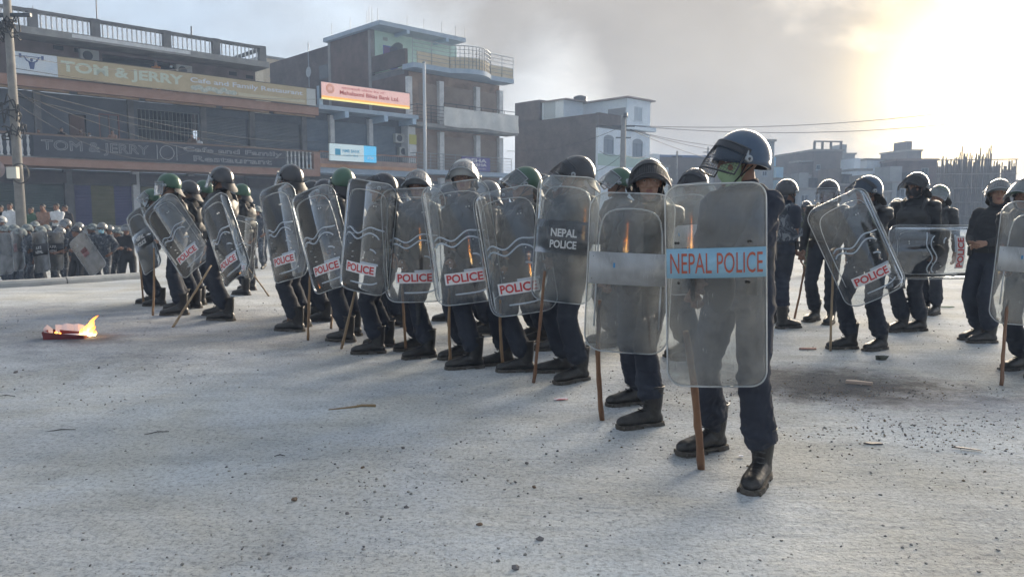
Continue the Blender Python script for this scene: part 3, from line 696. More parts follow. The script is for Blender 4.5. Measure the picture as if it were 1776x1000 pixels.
rail(B3, [(ST0 + 0.1, 1.2), (ST0 + 0.1, 0.06), (F(772, 200)[0], 0.06)], 7.55, 8.75, 4, STEEL_D)
rail(B3, [(F(772, 200)[0], 0.12), (ST1 + 0.5, 0.12)], 7.55, 9.05, 5, STEEL_D)
# rooftop terrace with bowed front
nb = 14; bow = []
sA, sB = F(742, 118)[0], ST1 + 0.2; sM0, sM1 = F(782, 125)[0], F(852, 140)[0]
for k in range(nb + 1):
    t_ = k / nb; s_ = sM0 + (sM1 - sM0) * t_; bow.append((s_, -0.05 - 0.9 * math.sin(math.pi * t_)))
outl = [(ST0 - 0.2, 0.0), (sM0, 0.0)] + bow[1:-1] + [(sM1, 0.0), (sB, 0.0)]
b = MB(); b.prism([(ST0 - 0.2, 1.29), *outl, (sB, 1.29)], 11.15, 11.48); b.build('terrace_slab', SLABBLUE, B3)
pw = MB()
for (ax, ay), (bx, by) in zip(outl[1:-1], outl[2:]):
    pw.add([(ax, ay + .12, 11.48), (bx, by + .12, 11.48), (bx, by + .12, 12.25), (ax, ay + .12, 12.25), (ax, ay + .3, 11.48), (bx, by + .3, 11.48), (bx, by + .3, 12.25), (ax, ay + .3, 12.25)], [(0, 1, 2, 3), (5, 4, 7, 6), (3, 2, 6, 7), (0, 4, 5, 1), (1, 5, 6, 2), (0, 3, 7, 4)])
pw.build('terrace_parapet', CREAM, B3)
part('terrace_floor', CONC, B3, (ST0 + .3, ST1, 1.29, ym, 11.2, 11.46))
part('parapet_wall', CREAM, B3, (ST0 + 0.3, sM0 - .02, 0.15, 0.3, 11.48, 12.3))
rail(B3, [(x, y + .08) for x, y in outl[0:]], 11.5, 13.05, 5, STEEL, 0.022, post=1.4)
# rooftop room
yr = ym - 0.2; sR1 = F(792, 90, yr)[0]
hw = [(ST0 + 1.0, ST0 + 2.4, 12.9 - 1.35, 13.5)]
b = MB(); holed_wall(b, ST0 + 0.31, sR1, 11.4, zt - 0.32, [(ST0 + 1.0, ST0 + 2.3, 12.0, 13.6)], yr, 0.25); b.build('rooftop_room_wall', MINT, B3)
window(B3, ST0 + 1.0, ST0 + 2.3, 12.0, 13.6, yr + 0.02, mat('window_blue', (0.10, 0.14, 0.42), 0.6), bars=1, shut=mat('shutter_red_blue', (0.16, 0.10, 0.24), 0.6))
part('room_end_wall', MINT, B3, (sR1 - 0.25, sR1, yr + .26, yb, 11.4, zt - 0.32))
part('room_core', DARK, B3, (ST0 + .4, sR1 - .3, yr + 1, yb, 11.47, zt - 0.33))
s_, z_ = F(668, 68, yr); part('vent_hole', mat('vent_pale', (0.3, 0.36, 0.34), 0.8), B3, (s_ - 0.2, s_ + 0.2, yr - 0.02, yr - .003, z_ - 0.12, z_ + 0.12))
part('roof_slab', SLABBLUE, B3, (ST0 - 0.35, F(808, 84, yr - 1.6)[0], yr - 1.6, yb + .3, zt - 0.3, zt))
for t_ in (0.22, 0.6): s_ = ST0 + (sR1 - ST0) * t_ * 1.2; part('roof_beam', BLUEP, B3, (s_ - .12, s_ + .12, yr - 1.62, yr, zt - 0.55, zt - 0.31))
tr = MB()
for k in range(26): x_ = ST0 + .35 + (F(700, 90, yr - 2.4)[0] - ST0) * k / 25; tr.tube([(x_, ym - 2.0, 12.6), (x_, ym - 2.0, 13.0 + .5 * math.sin(k / 25 * math.pi / 1.4))], 0.02, 4)
tr.build('terrace_grille', STEEL_D, B3)
for px, py in ((575, 60), (607, 56), (636, 33), (640, 30), (645, 34), (655, 30), (706, 42), (735, 50), (766, 60), (790, 68), (806, 72)):
    if px < 640: y_, z_ = Fs(px, py, ST0 + .1); loc = (ST0 + .12, y_)
    else: s_, z_ = F(px, py, yr - .5); loc = (s_, yr - .5)
    b = MB(); b.tube([(loc[0], loc[1], zt - 0.02), (loc[0] + .01, loc[1], zt + 1.1)], 0.018, 4); b.build('roof_rod', STEEL_D, B3)
y_, z_ = Fs(535, 125, ST0 - .1); dk = MB(); dk.tube([(ST0 - 0.03, y_, z_), (ST0 - 0.1, y_, z_)], [.1, .42], 14); dk.tube([(ST0 - .06, y_, z_ - 1.2), (ST0 - .06, y_, z_ + 2.3)], .04, 5); dk.build('satellite_dish', STEEL, B3)
y_, z_ = Fs(563, 126, ST0); part('side_window', GLASSD, B3, (ST0 - 0.02, ST0 - .003, y_ - 0.8, y_ + 0.8, z_ - 0.45, z_ + 0.6))
# white tarpaulin banner and small shop board hung on the balconies
s_0 = F(770, 205, -0.1)[0]; s_1 = F(899, 222, -0.1)[0]
bn = MB(); nx, nz = 36, 6; vs = []
for j in range(nz + 1):
    for i in range(nx + 1):
        u_ = i / nx; v_ = j / nz; vs.append((u_ * (s_1 - s_0), -0.03 + 0.035 * math.sin(u_ * 31 + v_ * 2.0) * (1 - .5 * v_) + 0.02 * math.sin(u_ * 11 + v_ * 5), 1.28 * v_ - 0.05 * math.sin(u_ * 9) * (1 - v_)))
bn.add(vs, [(j * (nx + 1) + i, j * (nx + 1) + i + 1, (j + 1) * (nx + 1) + i + 1, (j + 1) * (nx + 1) + i) for j in range(nz) for i in range(nx)])
n0 = len(bn.v); bn.add([(x, y + .01, z) for x, y, z in bn.v], [f[::-1] for f in bn.f])
bo = bn.build('banner', mat('tarpaulin_white', (0.50, 0.50, 0.48), 0.75, col2=(0.60, 0.60, 0.58), scale=1.5), None, True); bo.location = W(s_0, -0.1, 7.48); bo.rotation_euler = (0, 0, ANG)
tag(bo, 'blank white tarpaulin banner hung along the second-floor balcony of the brick building', 'banner')
s_0, z_0 = F(800, 290, -0.1); s_1 = F(849, 290, -0.1)[0]
pb = sign_root('shop_board', s_0, -0.15, F(825, 285, -.1)[1], 'small purple shop board tied to the lower balcony railing')
part('board', mat('board_purple', (0.10, 0.08, 0.24), 0.7), pb, (0, s_1 - s_0, 0, 0.04, -0.5, 0.5)); put_letters(pb, 'DEHA', (s_1 - s_0) / 2, 0.27, (s_1 - s_0) * .75, 0.26, WHITEP, -0.006, bold=.02); put_letters(pb, 'PRABHA', (s_1 - s_0) / 2, -0.03, (s_1 - s_0) * .75, 0.22, WHITEP, -0.006, bold=.02); put_letters(pb, 'Beauty & Studio', (s_1 - s_0) / 2, -0.32, (s_1 - s_0) * .7, 0.14, WHITEP, -0.006)

# ------------------------------------------------------------------ brick and white house
SW0, SW1 = F(1037, 250)[0], F(1127, 250)[0]
B4 = tag(empty('brick_and_white_house', ORG, ANG), 'three-storey house with dark brick side, white front and arched windows behind the utility pole', 'building')
yl = Fs(893, 260, SW0)[0]; zw = Fs(1037, 196, SW0)[1]
part('side_wall', BRICK2, B4, (SW0, SW0 + .3, 0.25, yl, -0.5, zw))
part('core', CONC_D, B4, (SW0 + .31, SW1 - .31, 0.3, yl, -0.5, zw - .4))
part('roof_parapet', BRICK2, B4, (SW0, F(1085, 200)[0], 0.0, 0.24, zw - 1.0, zw + .05))
zf1 = F(1060, 224)[1]
arc = [(F(1047, 240)[0], F(1065, 240)[0], F(1050, 266)[1], F(1050, 240)[1]), (F(1097, 250)[0], F(1115, 250)[0], F(1100, 271)[1], F(1100, 247)[1])]
b = MB(); holed_wall(b, SW0 + .002, SW1, -0.5, zf1, arc, 0.0, 0.24); b.build('front_wall', WHITEB, B4)
for k, (a, c, d, e) in enumerate(arc):
    wd = window(B4, a, c, d, e, 0.06, mat('window_grey_blue', (0.22, 0.27, 0.33), 0.6), bars=1, shut=mat('window_curtain', (0.16, 0.20, 0.25), 0.4))
    ab = MB(); r_ = (c - a) / 2; cc = (a + c) / 2; pts = [(cc + r_ * math.cos(t * math.pi / 10), e + 0.45 * r_ * math.sin(t * math.pi / 10) + .002) for t in range(11)]
    ab.v = [(x, -0.01, z) for x, z in pts] + [(x, 0.0 - .003, z) for x, z in pts]; ab.f = [tuple(range(11))[::-1]]; ab.m = [0]; ab.build('arch_light', mat('window_curtain', (0.16, 0.20, 0.25)), wd)
part('cornice', WHITEB, B4, (F(1082, 225)[0], SW1 + 0.5, -0.35, 0.25, F(1120, 228)[1], F(1120, 223)[1] + .1))
part('ground_floor_awning', mat('paint_pale_green', (0.36, 0.48, 0.44), 0.8), B4, (SW0 + .02, SW1 - .02, -0.04, -0.003, F(1060, 288)[1], F(1060, 268)[1]))
su = F(1088, 200)[0]; zu = F(1088, 170)[1]
yq = Fs(992, 190, su)[0]
part('upper_room_side', WHITEB, B4, (su, su + .25, 0.25, yq, zw - .4, zu))
wh = [(F(1100, 195)[0], F(1114, 195)[0], F(1105, 210)[1], F(1105, 185)[1])]
b = MB(); holed_wall(b, su, SW1, F(1120, 223)[1] + .1, zu, wh, 0.0, 0.24); b.build('upper_room_front', WHITEB, B4)
window(B4, *wh[0], 0.06, mat('window_white', (0.5, 0.56, 0.62), 0.6), bars=1, shut=mat('window_pale', (0.36, 0.42, 0.48), 0.5))
y_, z_ = Fs(1070, 190, su); part('side_door', mat('door_grey', (0.20, 0.20, 0.22), 0.7), B4, (su - 0.03, su - .003, y_ - 1.0, y_ + 1.0, zw - .3, zu - .8))
part('roof_sheet', mat('sheet_rust', (0.22, 0.17, 0.15), 0.7, metal=.2), B4, (su - 0.3, SW1 + 0.4, -0.3, yq + 0.4, zu + .003, zu + 0.14))
y0_, z0_ = Fs(973, 200, SW0); y1_, z1_ = Fs(936, 180, SW0)
part('rooftop_room', WHITEB, B4, (SW0 + .32, SW0 + 3, y0_, y1_, zw - .39, z1_ + .1)); part('room_window', mat('window_pale', (0.36, 0.42, 0.48)), B4, (SW0 + .30, SW0 + .318, y0_ + 1.0, y0_ + 2.4, zw + .1, zw + 1.6))
part('rooftop_wall', BRICK2, B4, (SW0, SW0 + 3.2, y1_ + .02, yl, zw - .38, Fs(915, 176, SW0)[1]))
part('room_roof', mat('sheet_rust', (0.22, 0.17, 0.15)), B4, (SW0 + .1, SW0 + 3.2, y0_ - .5, y1_ + .3, z1_ + .103, z1_ + .2))
y_, z_ = Fs(1005, 175, su + 1.5); tk = MB(); tk.tube([(su + 1.6, y_, zu + .14), (su + 1.6, y_, zu + 1.0), (su + 1.6, y_, zu + 1.15)], [.65, .65, .3], 14); tk.build('water_tank', mat('tank_black', (0.02, 0.02, 0.025), 0.5), B4)

# ------------------------------------------------------------------ far buildings to the right
def block(name, label, px0, px1, py0, Y, m, deep=8, rz=0.35, wins=(), cap=None, zb=-0.6, extra=None):
    """far house: walls, roof lip and windows; the front runs from px0 to px1 at distance Y"""
    a = at(px0, py0, Y); c = at(px1, py0, Y); wd = c.x - a.x; h = (a.z + c.z) / 2
    r = tag(empty(name, (a.x, Y, 0), 0.0), label, 'building')
    Mz = rz
    r.rotation_euler = (0, 0, Mz); wd /= math.cos(Mz)
    b = MB(); hs = [(wd * u0, wd * u1, h * v0, h * v1) for u0, u1, v0, v1 in wins]
    holed_wall(b, 0, wd, zb, h, hs, 0, 0.3); b.box(0, .3, .3, deep, zb, h); b.box(wd - .3, wd, .3, deep, zb, h); b.box(.3, wd - .3, deep - .3, deep, zb, h)
    b.build('wall', m, r)
    part('core', CONC_D, r, (.5, wd - .5, 1.2, deep - .6, zb, h - .3))
    part('roof', cap or CONC, r, (-0.15, wd + .15, -0.15, deep + .1, h + .002, h + .22))
    for q_ in hs: window(r, *q_, 0.05, mat('window_grey_blue', (0.22, 0.27, 0.33)), bars=1, sill=True)
    return r, wd, h
GREYW = mat('wall_pale_grey', (0.21, 0.225, 0.24), 0.9, col2=(0.28, 0.295, 0.31), scale=.8, detail=8)
BROWNW = mat('wall_brown_grey', (0.13, 0.115, 0.105), 0.9, col2=(0.18, 0.155, 0.145), scale=.8, detail=8)
block('low_shed', 'low shed with blue sheet roof just right of the white house', 1132, 1236, 272, 78, BROWNW, 9, .2, ((.1, .25, .5, .75), (.6, .8, .5, .75)), mat('sheet_blue', (0.12, 0.18, 0.34), 0.6))
r_, wd, h = block('concrete_tower_house', 'narrow pale concrete house rising behind the front officer', 1300, 1346, 245, 74, GREYW, 8, .15, ((.55, .75, .6, .66), (.55, .75, .3, .36)))
tk = MB(); tk.tube([(wd * .4, 2, h + .2), (wd * .4, 2, h + 1.0)], .55, 12); tk.build('water_tank', mat('tank_black', (0.02, 0.02, 0.025)), r_)
r_, wd, h = block('blue_house', 'light blue house with rooftop tanks in the far haze', 1347, 1412, 292, 92, mat('wall_sky_blue', (0.28, 0.46, 0.62), 0.85), 9, .15, ((.2, .35, .55, .75), (.6, .75, .55, .75)))
for u_ in (.35, .55): tk = MB(); tk.tube([(wd * u_, 3, h + .2), (wd * u_, 3, h + 1.6)], .7, 12); tk.build('water_tank', mat('tank_blue', (0.2, 0.42, 0.62), 0.5), r_)
part('stair_room', mat('wall_sky_blue', (0.28, 0.46, 0.62)), r_, (wd * .25, wd * .7, 2.1, 6, h + .22, h + 1.2))
block('low_grey_house', 'low grey house with open front between blue house and tall tower', 1360, 1416, 306, 84, GREYW, 8, .15, ((.15, .4, .4, .7), (.55, .85, .4, .7)))
r_, wd, h = block('tall_grey_tower', 'tall grey block with crenellated roof railing in the haze', 1412, 1464, 262, 84, BROWNW, 9, .12, ((.1, .25, .75, .82), (.6, .8, .5, .58)))
for u_ in (0.02, .3, .6, .95): part('roof_post', CONC_D, r_, (wd * u_ - .1, wd * u_ + .1, 0, .2, h + .22, h + 1.0))
part('roof_rail', CONC_D, r_, (0, wd, 0.02, .18, h + 1.002, h + 1.15)); part('balcony', CONC, r_, (-1.6, -.002, 0.2, 2.5, h - 1.2, h - 1.0))
block('stepped_house', 'low brown house stepping down right of the tall tower', 1466, 1502, 285, 88, BROWNW, 7, .12, ((.3, .6, .6, .8),))
block('white_house', 'small white house with flat roof right of centre in the far background', 1504, 1551, 278, 84, WHITEB, 7, .25, ((.1, .22, .55, .7), (.6, .8, .6, .75)))
block('low_white_annex', 'low pale annex beside the small white house', 1540, 1574, 303, 82, WHITEB, 7, .2, ((.2, .5, .5, .7),))
block('brick_house', 'red brown brick house with one white window beside the bamboo scaffolding', 1556, 1622, 279, 80, BRICK, 8, -.1, ((.62, .80, .76, .89),), mat('sheet_rust', (0.22, 0.17, 0.15)))
block('unfinished_house', 'unfinished grey brick house behind the bamboo scaffolding', 1618, 1725, 292, 88, BROWNW, 9, -.1, ((.15, .3, .6, .8), (.45, .6, .6, .8), (.7, .85, .6, .8), (.2, .35, .2, .4), (.6, .75, .2, .4)))
block('low_roadside_house', 'long low house along the road behind the standing officers', 1236, 1330, 305, 90, GREYW, 7, .1, ((.2, .35, .5, .75), (.6, .75, .5, .75)))
for k_, (a_, c_, t_, Y_, m_, lb_) in enumerate((
        (1384, 1432, 330, 70, GREYW, 'low grey shop behind the camouflage vest'), (1434, 1500, 322, 72, BROWNW, 'dark brown shop house behind the tilted clear shield'), (1502, 1546, 334, 69, mat('wall_dusty_tan', (0.17, 0.16, 0.145), 0.9, col2=(0.22, 0.21, 0.195), scale=.6), 'dusty tan shop left of the sideways shield'),
        (1548, 1612, 318, 71, GREYW, 'grey two-storey shop behind the black-masked officer'))):
    rs, ws, hs_ = block('roadside_shop', lb_, a_, c_, t_, Y_, m_, 6, .06 * (k_ - 1), ((.08, .42, .08, .55), (.55, .92, .08, .55), (.12, .38, .68, .88), (.6, .86, .68, .88)))
    part('awning', mat('awning_faded_%d' % k_, ((.16, .2, .26), (.2, .15, .12), (.26, .27, .27), (.14, .2, .17))[k_], .8), rs, (0.1, ws - .1, -1.2, -.02, hs_ * .58, hs_ * .6))
    part('stair_room', m_, rs, (ws * .2, ws * .55, 1.5, 4, hs_ + .222, hs_ + 1.7)); tk = MB(); tk.tube([(ws * .75, 2, hs_ + .22), (ws * .75, 2, hs_ + 1.2)], .5, 10); tk.build('water_tank', mat('tank_black', (0.02, 0.02, 0.025)), rs)
for k_, (a_, c_, t_, Y_, m_, lb_) in enumerate(((1240, 1290, 282, 96, BROWNW, 'hazy brown house left of the narrow pale concrete house'), (1345, 1378, 312, 78, mat('wall_sky_blue', (0.28, 0.46, 0.62), 0.85), 'small blue shop below the far blue house'), (1462, 1484, 268, 97, GREYW, 'slender grey house just right of the tall tower'), (1484, 1512, 296, 80, WHITEB, 'little pale house between tower and white house'), (1574, 1600, 262, 99, BROWNW, 'far house showing above the brick house'), (1128, 1160, 290, 74, WHITEB, 'small pale shop at the corner of the white house'))):
    rs, ws, hs_ = block('far_house', lb_, a_, c_, t_, Y_, m_, 6, .1, ((.12, .36, .72, .86), (.6, .84, .72, .86), (.12, .36, .45, .6), (.6, .84, .45, .6)))
    part('stair_room', m_, rs, (ws * .3, ws * .7, 1.2, 4, hs_ + .222, hs_ + 1.4))
block('far_house', 'hazy house at the right edge behind the grey-helmeted officer', 1730, 1900, 315, 95, BROWNW, 9, -.15, ((.2, .3, .5, .7), (.6, .7, .5, .7)))
block('roof_house', 'small cream rooftop house peeking over the restaurant parapet', 456, 500, 100, 74, CREAM, 7, .76, ((.2, .4, .9, .95),))
# bamboo scaffolding: each pole its own part
scf = tag(empty('bamboo_scaffolding', at(1600, 372, 72), 0), 'screen of upright bamboo scaffolding poles catching the low sun at right', 'scaffolding')
BAM = mat('bamboo_grey', (0.09, 0.075, 0.06), 0.8, col2=(0.16, 0.13, 0.10), scale=2)
rr = np.random.RandomState(11)
def zpx(py, Y): return at(888, py, Y).z
base = scf.location.copy()
for k in range(110):
    px = 1622 + 136 * (k + rr.rand()) / 110; top = 292 - 20 * rr.rand() - (14 if rr.rand() < .12 else 0) - 8 * ((px - 1622) / 130 > .3) + (14 if px > 1715 else 0)
    Yk = 72 + rr.rand() * 3; p = at(px, 372, Yk); zt_ = zpx(top, Yk)
    b = MB(); b.tube([(p.x - base.x, p.y - base.y, -0.5 - base.z), (p.x - base.x + rr.normal() * .05, p.y - base.y, zt_ - base.z)], [.085, .06], 5); b.build('scaffold_pole', BAM, scf)
for k in range(5):
    a = at(1618, 372, 72); c = at(1758, 372, 72); z_ = 1.0 + 1.35 * k; b = MB(); b.tube([(a.x - base.x, -0.1, z_ - base.z), (c.x - base.x, -0.1, z_ + .1 - base.z)], .05, 5); b.build('scaffold_ledger', BAM, scf)

# ------------------------------------------------------------------ kerb
kb = empty('kerb', (0, 0, 0)); tag(kb, kind='structure')
pts = []
for (ax, ay), (bx, by) in zip(KERB[:-1], KERB[1:]):
    n = max(1, int(math.hypot(bx - ax, by - ay) / .25))
    pts += [(ax + (bx - ax) * i / n, ay + (by - ay) * i / n) for i in range(n)]
P_ = np.array(pts)
for _ in range(8): P_[1:-1] = (P_[:-2] + 2 * P_[1:-1] + P_[2:]) / 4
KM = mat('kerb_concrete', (0.30, 0.31, 0.31), 0.9, col2=(0.42, 0.42, 0.41), scale=3, detail=8, bump=.3, bscale=40)
seg = 6; i = 0
while i + seg < len(P_) and P_[i + seg][1] < 16.6:
    b = MB(); rgs = []
    for j in range(seg + 1):
        p = P_[i + j]; t = P_[min(i + j + 1, len(P_) - 1)] - P_[max(i + j - 1, 0)]; t /= np.linalg.norm(t); n_ = np.array([-t[1], t[0]])
        if j == 0: p = p + t * .012
        if j == seg: p = p - t * .012
        z0 = gz(*(p - n_ * .3)); hk = .115
        prof = [(-.10, -.3), (-.10, hk * .55), (-.065, hk * .92), (0, hk), (.10, hk), (.13, hk * .8), (.13, -.5)]
        rgs.append([(p[0] + n_[0] * o_, p[1] + n_[1] * o_, z0 + z_) for o_, z_ in prof])
    b.rings(rgs); b.build('kerb_stone', KM, kb); i += seg
# ================================================================== people
SKIN = mat('skin_brown', (0.17, 0.088, 0.058), 0.55, col2=(0.215, 0.115, 0.078), scale=14)
SKIN_L = mat('skin_light_brown', (0.25, 0.14, 0.095), 0.55, col2=(0.31, 0.18, 0.125), scale=14)
LIPS = mat('lips', (0.20, 0.085, 0.07), 0.5)
HAIR = mat('hair_black', (0.012, 0.011, 0.011), 0.6)
EYEW = mat('eye_white', (0.45, 0.43, 0.41), 0.3); IRIS = mat('iris_dark', (0.012, 0.009, 0.008), 0.2)
NAVY = mat('uniform_navy', (0.018, 0.023, 0.038), 0.88, col2=(0.031, 0.038, 0.058), scale=5, bump=0.25, bscale=220)
NAVY_T = mat('trousers_navy', (0.016, 0.020, 0.033), 0.9, col2=(0.030, 0.037, 0.056), scale=4, bump=0.25, bscale=220)
BLACKU = mat('uniform_black', (0.016, 0.017, 0.021), 0.88, col2=(0.028, 0.030, 0.035), scale=5, bump=0.25, bscale=220)
ARMOUR = mat('armour_black', (0.014, 0.015, 0.018), 0.5, col2=(0.028, 0.030, 0.034), scale=8, bump=0.15, bscale=120)
LEATHER = mat('boot_leather', (0.013, 0.012, 0.012), 0.42, col2=(0.05, 0.047, 0.043), scale=9, detail=6, lo=0.48, hi=0.72, bump=0.3, bscale=60)
SOLE = mat('boot_sole', (0.05, 0.042, 0.035), 0.9, col2=(0.12, 0.11, 0.095), scale=30)
LACE = mat('boot_lace', (0.05, 0.05, 0.052), 0.8)
FLAP = mat('neck_flap', (0.018, 0.018, 0.022), 0.6, bump=.2, bscale=80)
def camo_mat(name, cols, scale=9):
    m = bpy.data.materials.new(name); m.use_nodes = True; MATS[name] = m; t = m.node_tree; b = t.nodes['Principled BSDF']; b.inputs['Roughness'].default_value = 0.9
    co = t.nodes.new('ShaderNodeTexCoord'); n = t.nodes.new('ShaderNodeTexNoise'); n.inputs['Scale'].default_value = scale; n.inputs['Detail'].default_value = 2; n.inputs['Distortion'].default_value = 1.2
    r = t.nodes.new('ShaderNodeValToRGB'); r.color_ramp.interpolation = 'CONSTANT'; e = r.color_ramp.elements
    while len(e) < len(cols): e.new(.5)
    for k, c in enumerate(cols): e[k].position = (0, .42, .5, .58)[k]; e[k].color = (*c, 1)
    t.links.new(co.outputs['Object'], n.inputs['Vector']); t.links.new(n.outputs[0], r.inputs[0]); t.links.new(r.outputs[0], b.inputs['Base Color']); return m
CAMO = camo_mat('camouflage_blue_grey', [(0.035, 0.042, 0.055), (0.10, 0.115, 0.14), (0.05, 0.058, 0.075), (0.19, 0.21, 0.235)])
CAMO_G = camo_mat('camouflage_green', [(0.03, 0.04, 0.025), (0.08, 0.095, 0.055), (0.045, 0.05, 0.035), (0.12, 0.13, 0.09)])

def remesh(b, vox, smooth_it=3, mats=None):
    """one continuous skin around overlapping shapes; every face keeps the material of the nearest shape"""
    me = b.mesh('tmp', [SKIN]); o = bpy.data.objects.new('tmp', me); COL.objects.link(o)
    md = o.modifiers.new('r', 'REMESH'); md.mode = 'VOXEL'; md.voxel_size = vox
    if smooth_it: ms = o.modifiers.new('s', 'SMOOTH'); ms.iterations = smooth_it; ms.factor = 0.5
    ev = o.evaluated_get(bpy.context.evaluated_depsgraph_get()); m2 = ev.to_mesh()
    n = len(m2.vertices); V = np.empty(n * 3); m2.vertices.foreach_get('co', V); V = V.reshape(-1, 3)
    Nn = np.empty(n * 3); m2.vertices.foreach_get('normal', Nn); Nn = Nn.reshape(-1, 3)
    Fc = [tuple(p.vertices) for p in m2.polygons]; C = [p.center.copy() for p in m2.polygons]
    ev.to_mesh_clear(); bpy.data.objects.remove(o); bpy.data.meshes.remove(me)
    if len(set(b.m)) > 1:
        bv = BVHTree.FromPolygons([Vector(q_) for q_ in b.v], b.f)
        ms_ = []
        for c in C: hit = bv.find_nearest(c); ms_.append(b.m[hit[2]] if hit[2] is not None else 0)
    else: ms_ = [b.m[0]] * len(Fc)
    r = MB(); r.v = [tuple(x) for x in V]; r.f = Fc; r.m = ms_; r.n = Nn
    return r
# material slots of every body: 0 shirt, 1 trousers, 2 skin, 3 lips, 4 hair, 5 eye white, 6 iris
# ------------------------------------------------------------------ head, hands, boots (made once, appended to bodies)
def make_head(variant=0):
    b = MB(); k = (0, .06, -.05)[variant % 3]
    b.ell((0, 0.016, 0.035), (0.077, 0.096, 0.087), 2)
    def rg(z, y, rx, ry): return [(rx * math.copysign(abs(math.cos(a)) ** .85, math.cos(a)), y + ry * math.sin(a), z) for a in [2 * math.pi * i / 16 for i in range(16)]]
    b.rings([rg(-.117, -.055, .020, .022), rg(-.108, -.05, .036 + .01 * k, .04), rg(-.085, -.038, .050, .056), rg(-.05, -.024, .061, .068), rg(-.015, -.012, .067, .080), rg(.03, -.004, .072, .088)], 2)
    b.tube([(0, -.086, .028), (0, -.098, .004), (0, -.108, -.018)], [(.012, .009), (.011, .011), (.013, .014)], 8, 2)
    b.ell((0, -.104, -.027), (.013, .013, .011), 2, 8, 6); b.ell((.014, -.094, -.029), (.009, .011, .008), 2, 8, 6); b.ell((-.014, -.094, -.029), (.009, .011, .008), 2, 8, 6)
    b.tube([(-.052, -.068, .030), (-.03, -.087, .036), (0, -.09, .032), (.03, -.087, .036), (.052, -.068, .030)], .0095, 6, 2)
    for s in (-1, 1):
        b.ell((s * .045, -.066, -.022), (.020, .017, .019), 2, 10, 6)
        b.ell((s * .032, -.0795, .0105), (.0145, .008, .0085), 2, 8, 6)
        b.ell((s * .078, .012, -.002), (.010, .019, .031), 2, 8, 6)
    b.ell((0, -.083, -.107), (.022, .016, .014), 2, 8, 6)
    b.ell((0, -.091, -.0555), (.024, .010, .0055), 3, 10, 6); b.ell((0, -.090, -.067), (.020, .010, .006), 3, 10, 6)
    b.tube([(0, .018, -.04), (0, .030, -.12), (0, .042, -.20)], [(.055, .058), (.054, .056), (.062, .064)], 14, 2)
    r = remesh(b, 0.0055, 3)
    for s in (-1, 1):
        r.ell((s * .032, -.0815, .0095), (.0115, .0075, .0052), 5, 8, 6); r.ell((s * .0325 - .002, -.0872, .0095), (.0048, .0034, .0048), 6, 8, 6)
        r.tube([(s * .016, -.0945, .029), (s * .033, -.0955, .0355), (s * .050, -.079, .030)], [.0028, .0036, .0022], 5, 4)
    # hair cap down to the hairline
    h = MB(); vs = []; nu, nv = 20, 7
    for i in range(nv + 1):
        for j in range(nu):
            ph = 2 * math.pi * j / nu; fr = max(0, -math.sin(ph)); th = (i / nv) * (R(62) * fr + R(112) * (1 - fr))
            vs.append((0.081 * math.sin(th) * math.cos(ph), .019 + 0.100 * math.sin(th) * math.sin(ph), .036 + .092 * math.cos(th)))
    h.add(vs, [(i * nu + j, (i + 1) * nu + j, (i + 1) * nu + (j + 1) % nu, i * nu + (j + 1) % nu) for i in range(nv) for j in range(nu)], 4)
    return r, h
HEADS = [make_head(0), make_head(1), make_head(2)]
def make_hand(grip=True):
    """left hand: wrist at the origin, fingers along -z, palm towards -y, thumb on -x"""
    b = MB()
    b.tube([(0, 0, .03), (0, 0, -.01), (0, -.002, -.045), (0, -.004, -.09)], [(.021, .028), (.019, .030), (.016, .040), (.013, .041)], 12, 2)
    b2 = MB()
    for i, (x, ln) in enumerate(((-.031, .92), (-.0105, 1.0), (.0105, .95), (.030, .78))):
        p = Vector((x, -.004, -.085)); pts = [p + Vector((0, 0, .02)), p]
        ang = (R(55), R(95), R(60)) if grip else (R(18), R(25), R(18)); a = 0
        for seg_, l_ in zip(ang, (.042, .029, .022)):
            a += seg_; p = p + Vector((0, -math.sin(a), -math.cos(a))) * l_ * ln; pts.append(p.copy())
        b2.tube(pts, [.0095, .0098, .009, .0082, .0068], 8, 2); b2.ell(pts[-1], (.0066, .0066, .0066), 2, 8, 5)
    p = Vector((-.034, -.008, -.025))
    tp = [p + Vector((.012, 0, .006)), p, p + Vector((-.017, -.018, -.028)), p + Vector((-.004, -.040, -.050) if grip else (-.022, -.030, -.058)), p + Vector((.016, -.050, -.060) if grip else (-.022, -.036, -.082))]
    b2.tube(tp, [.013, .013, .0105, .0098, .008], 8, 2); b2.ell(tp[-1], (.0078,) * 3, 2, 8, 5)
    b.join(b2); return remesh(b, 0.0045, 2)
HAND_G, HAND_R = make_hand(True), make_hand(False)
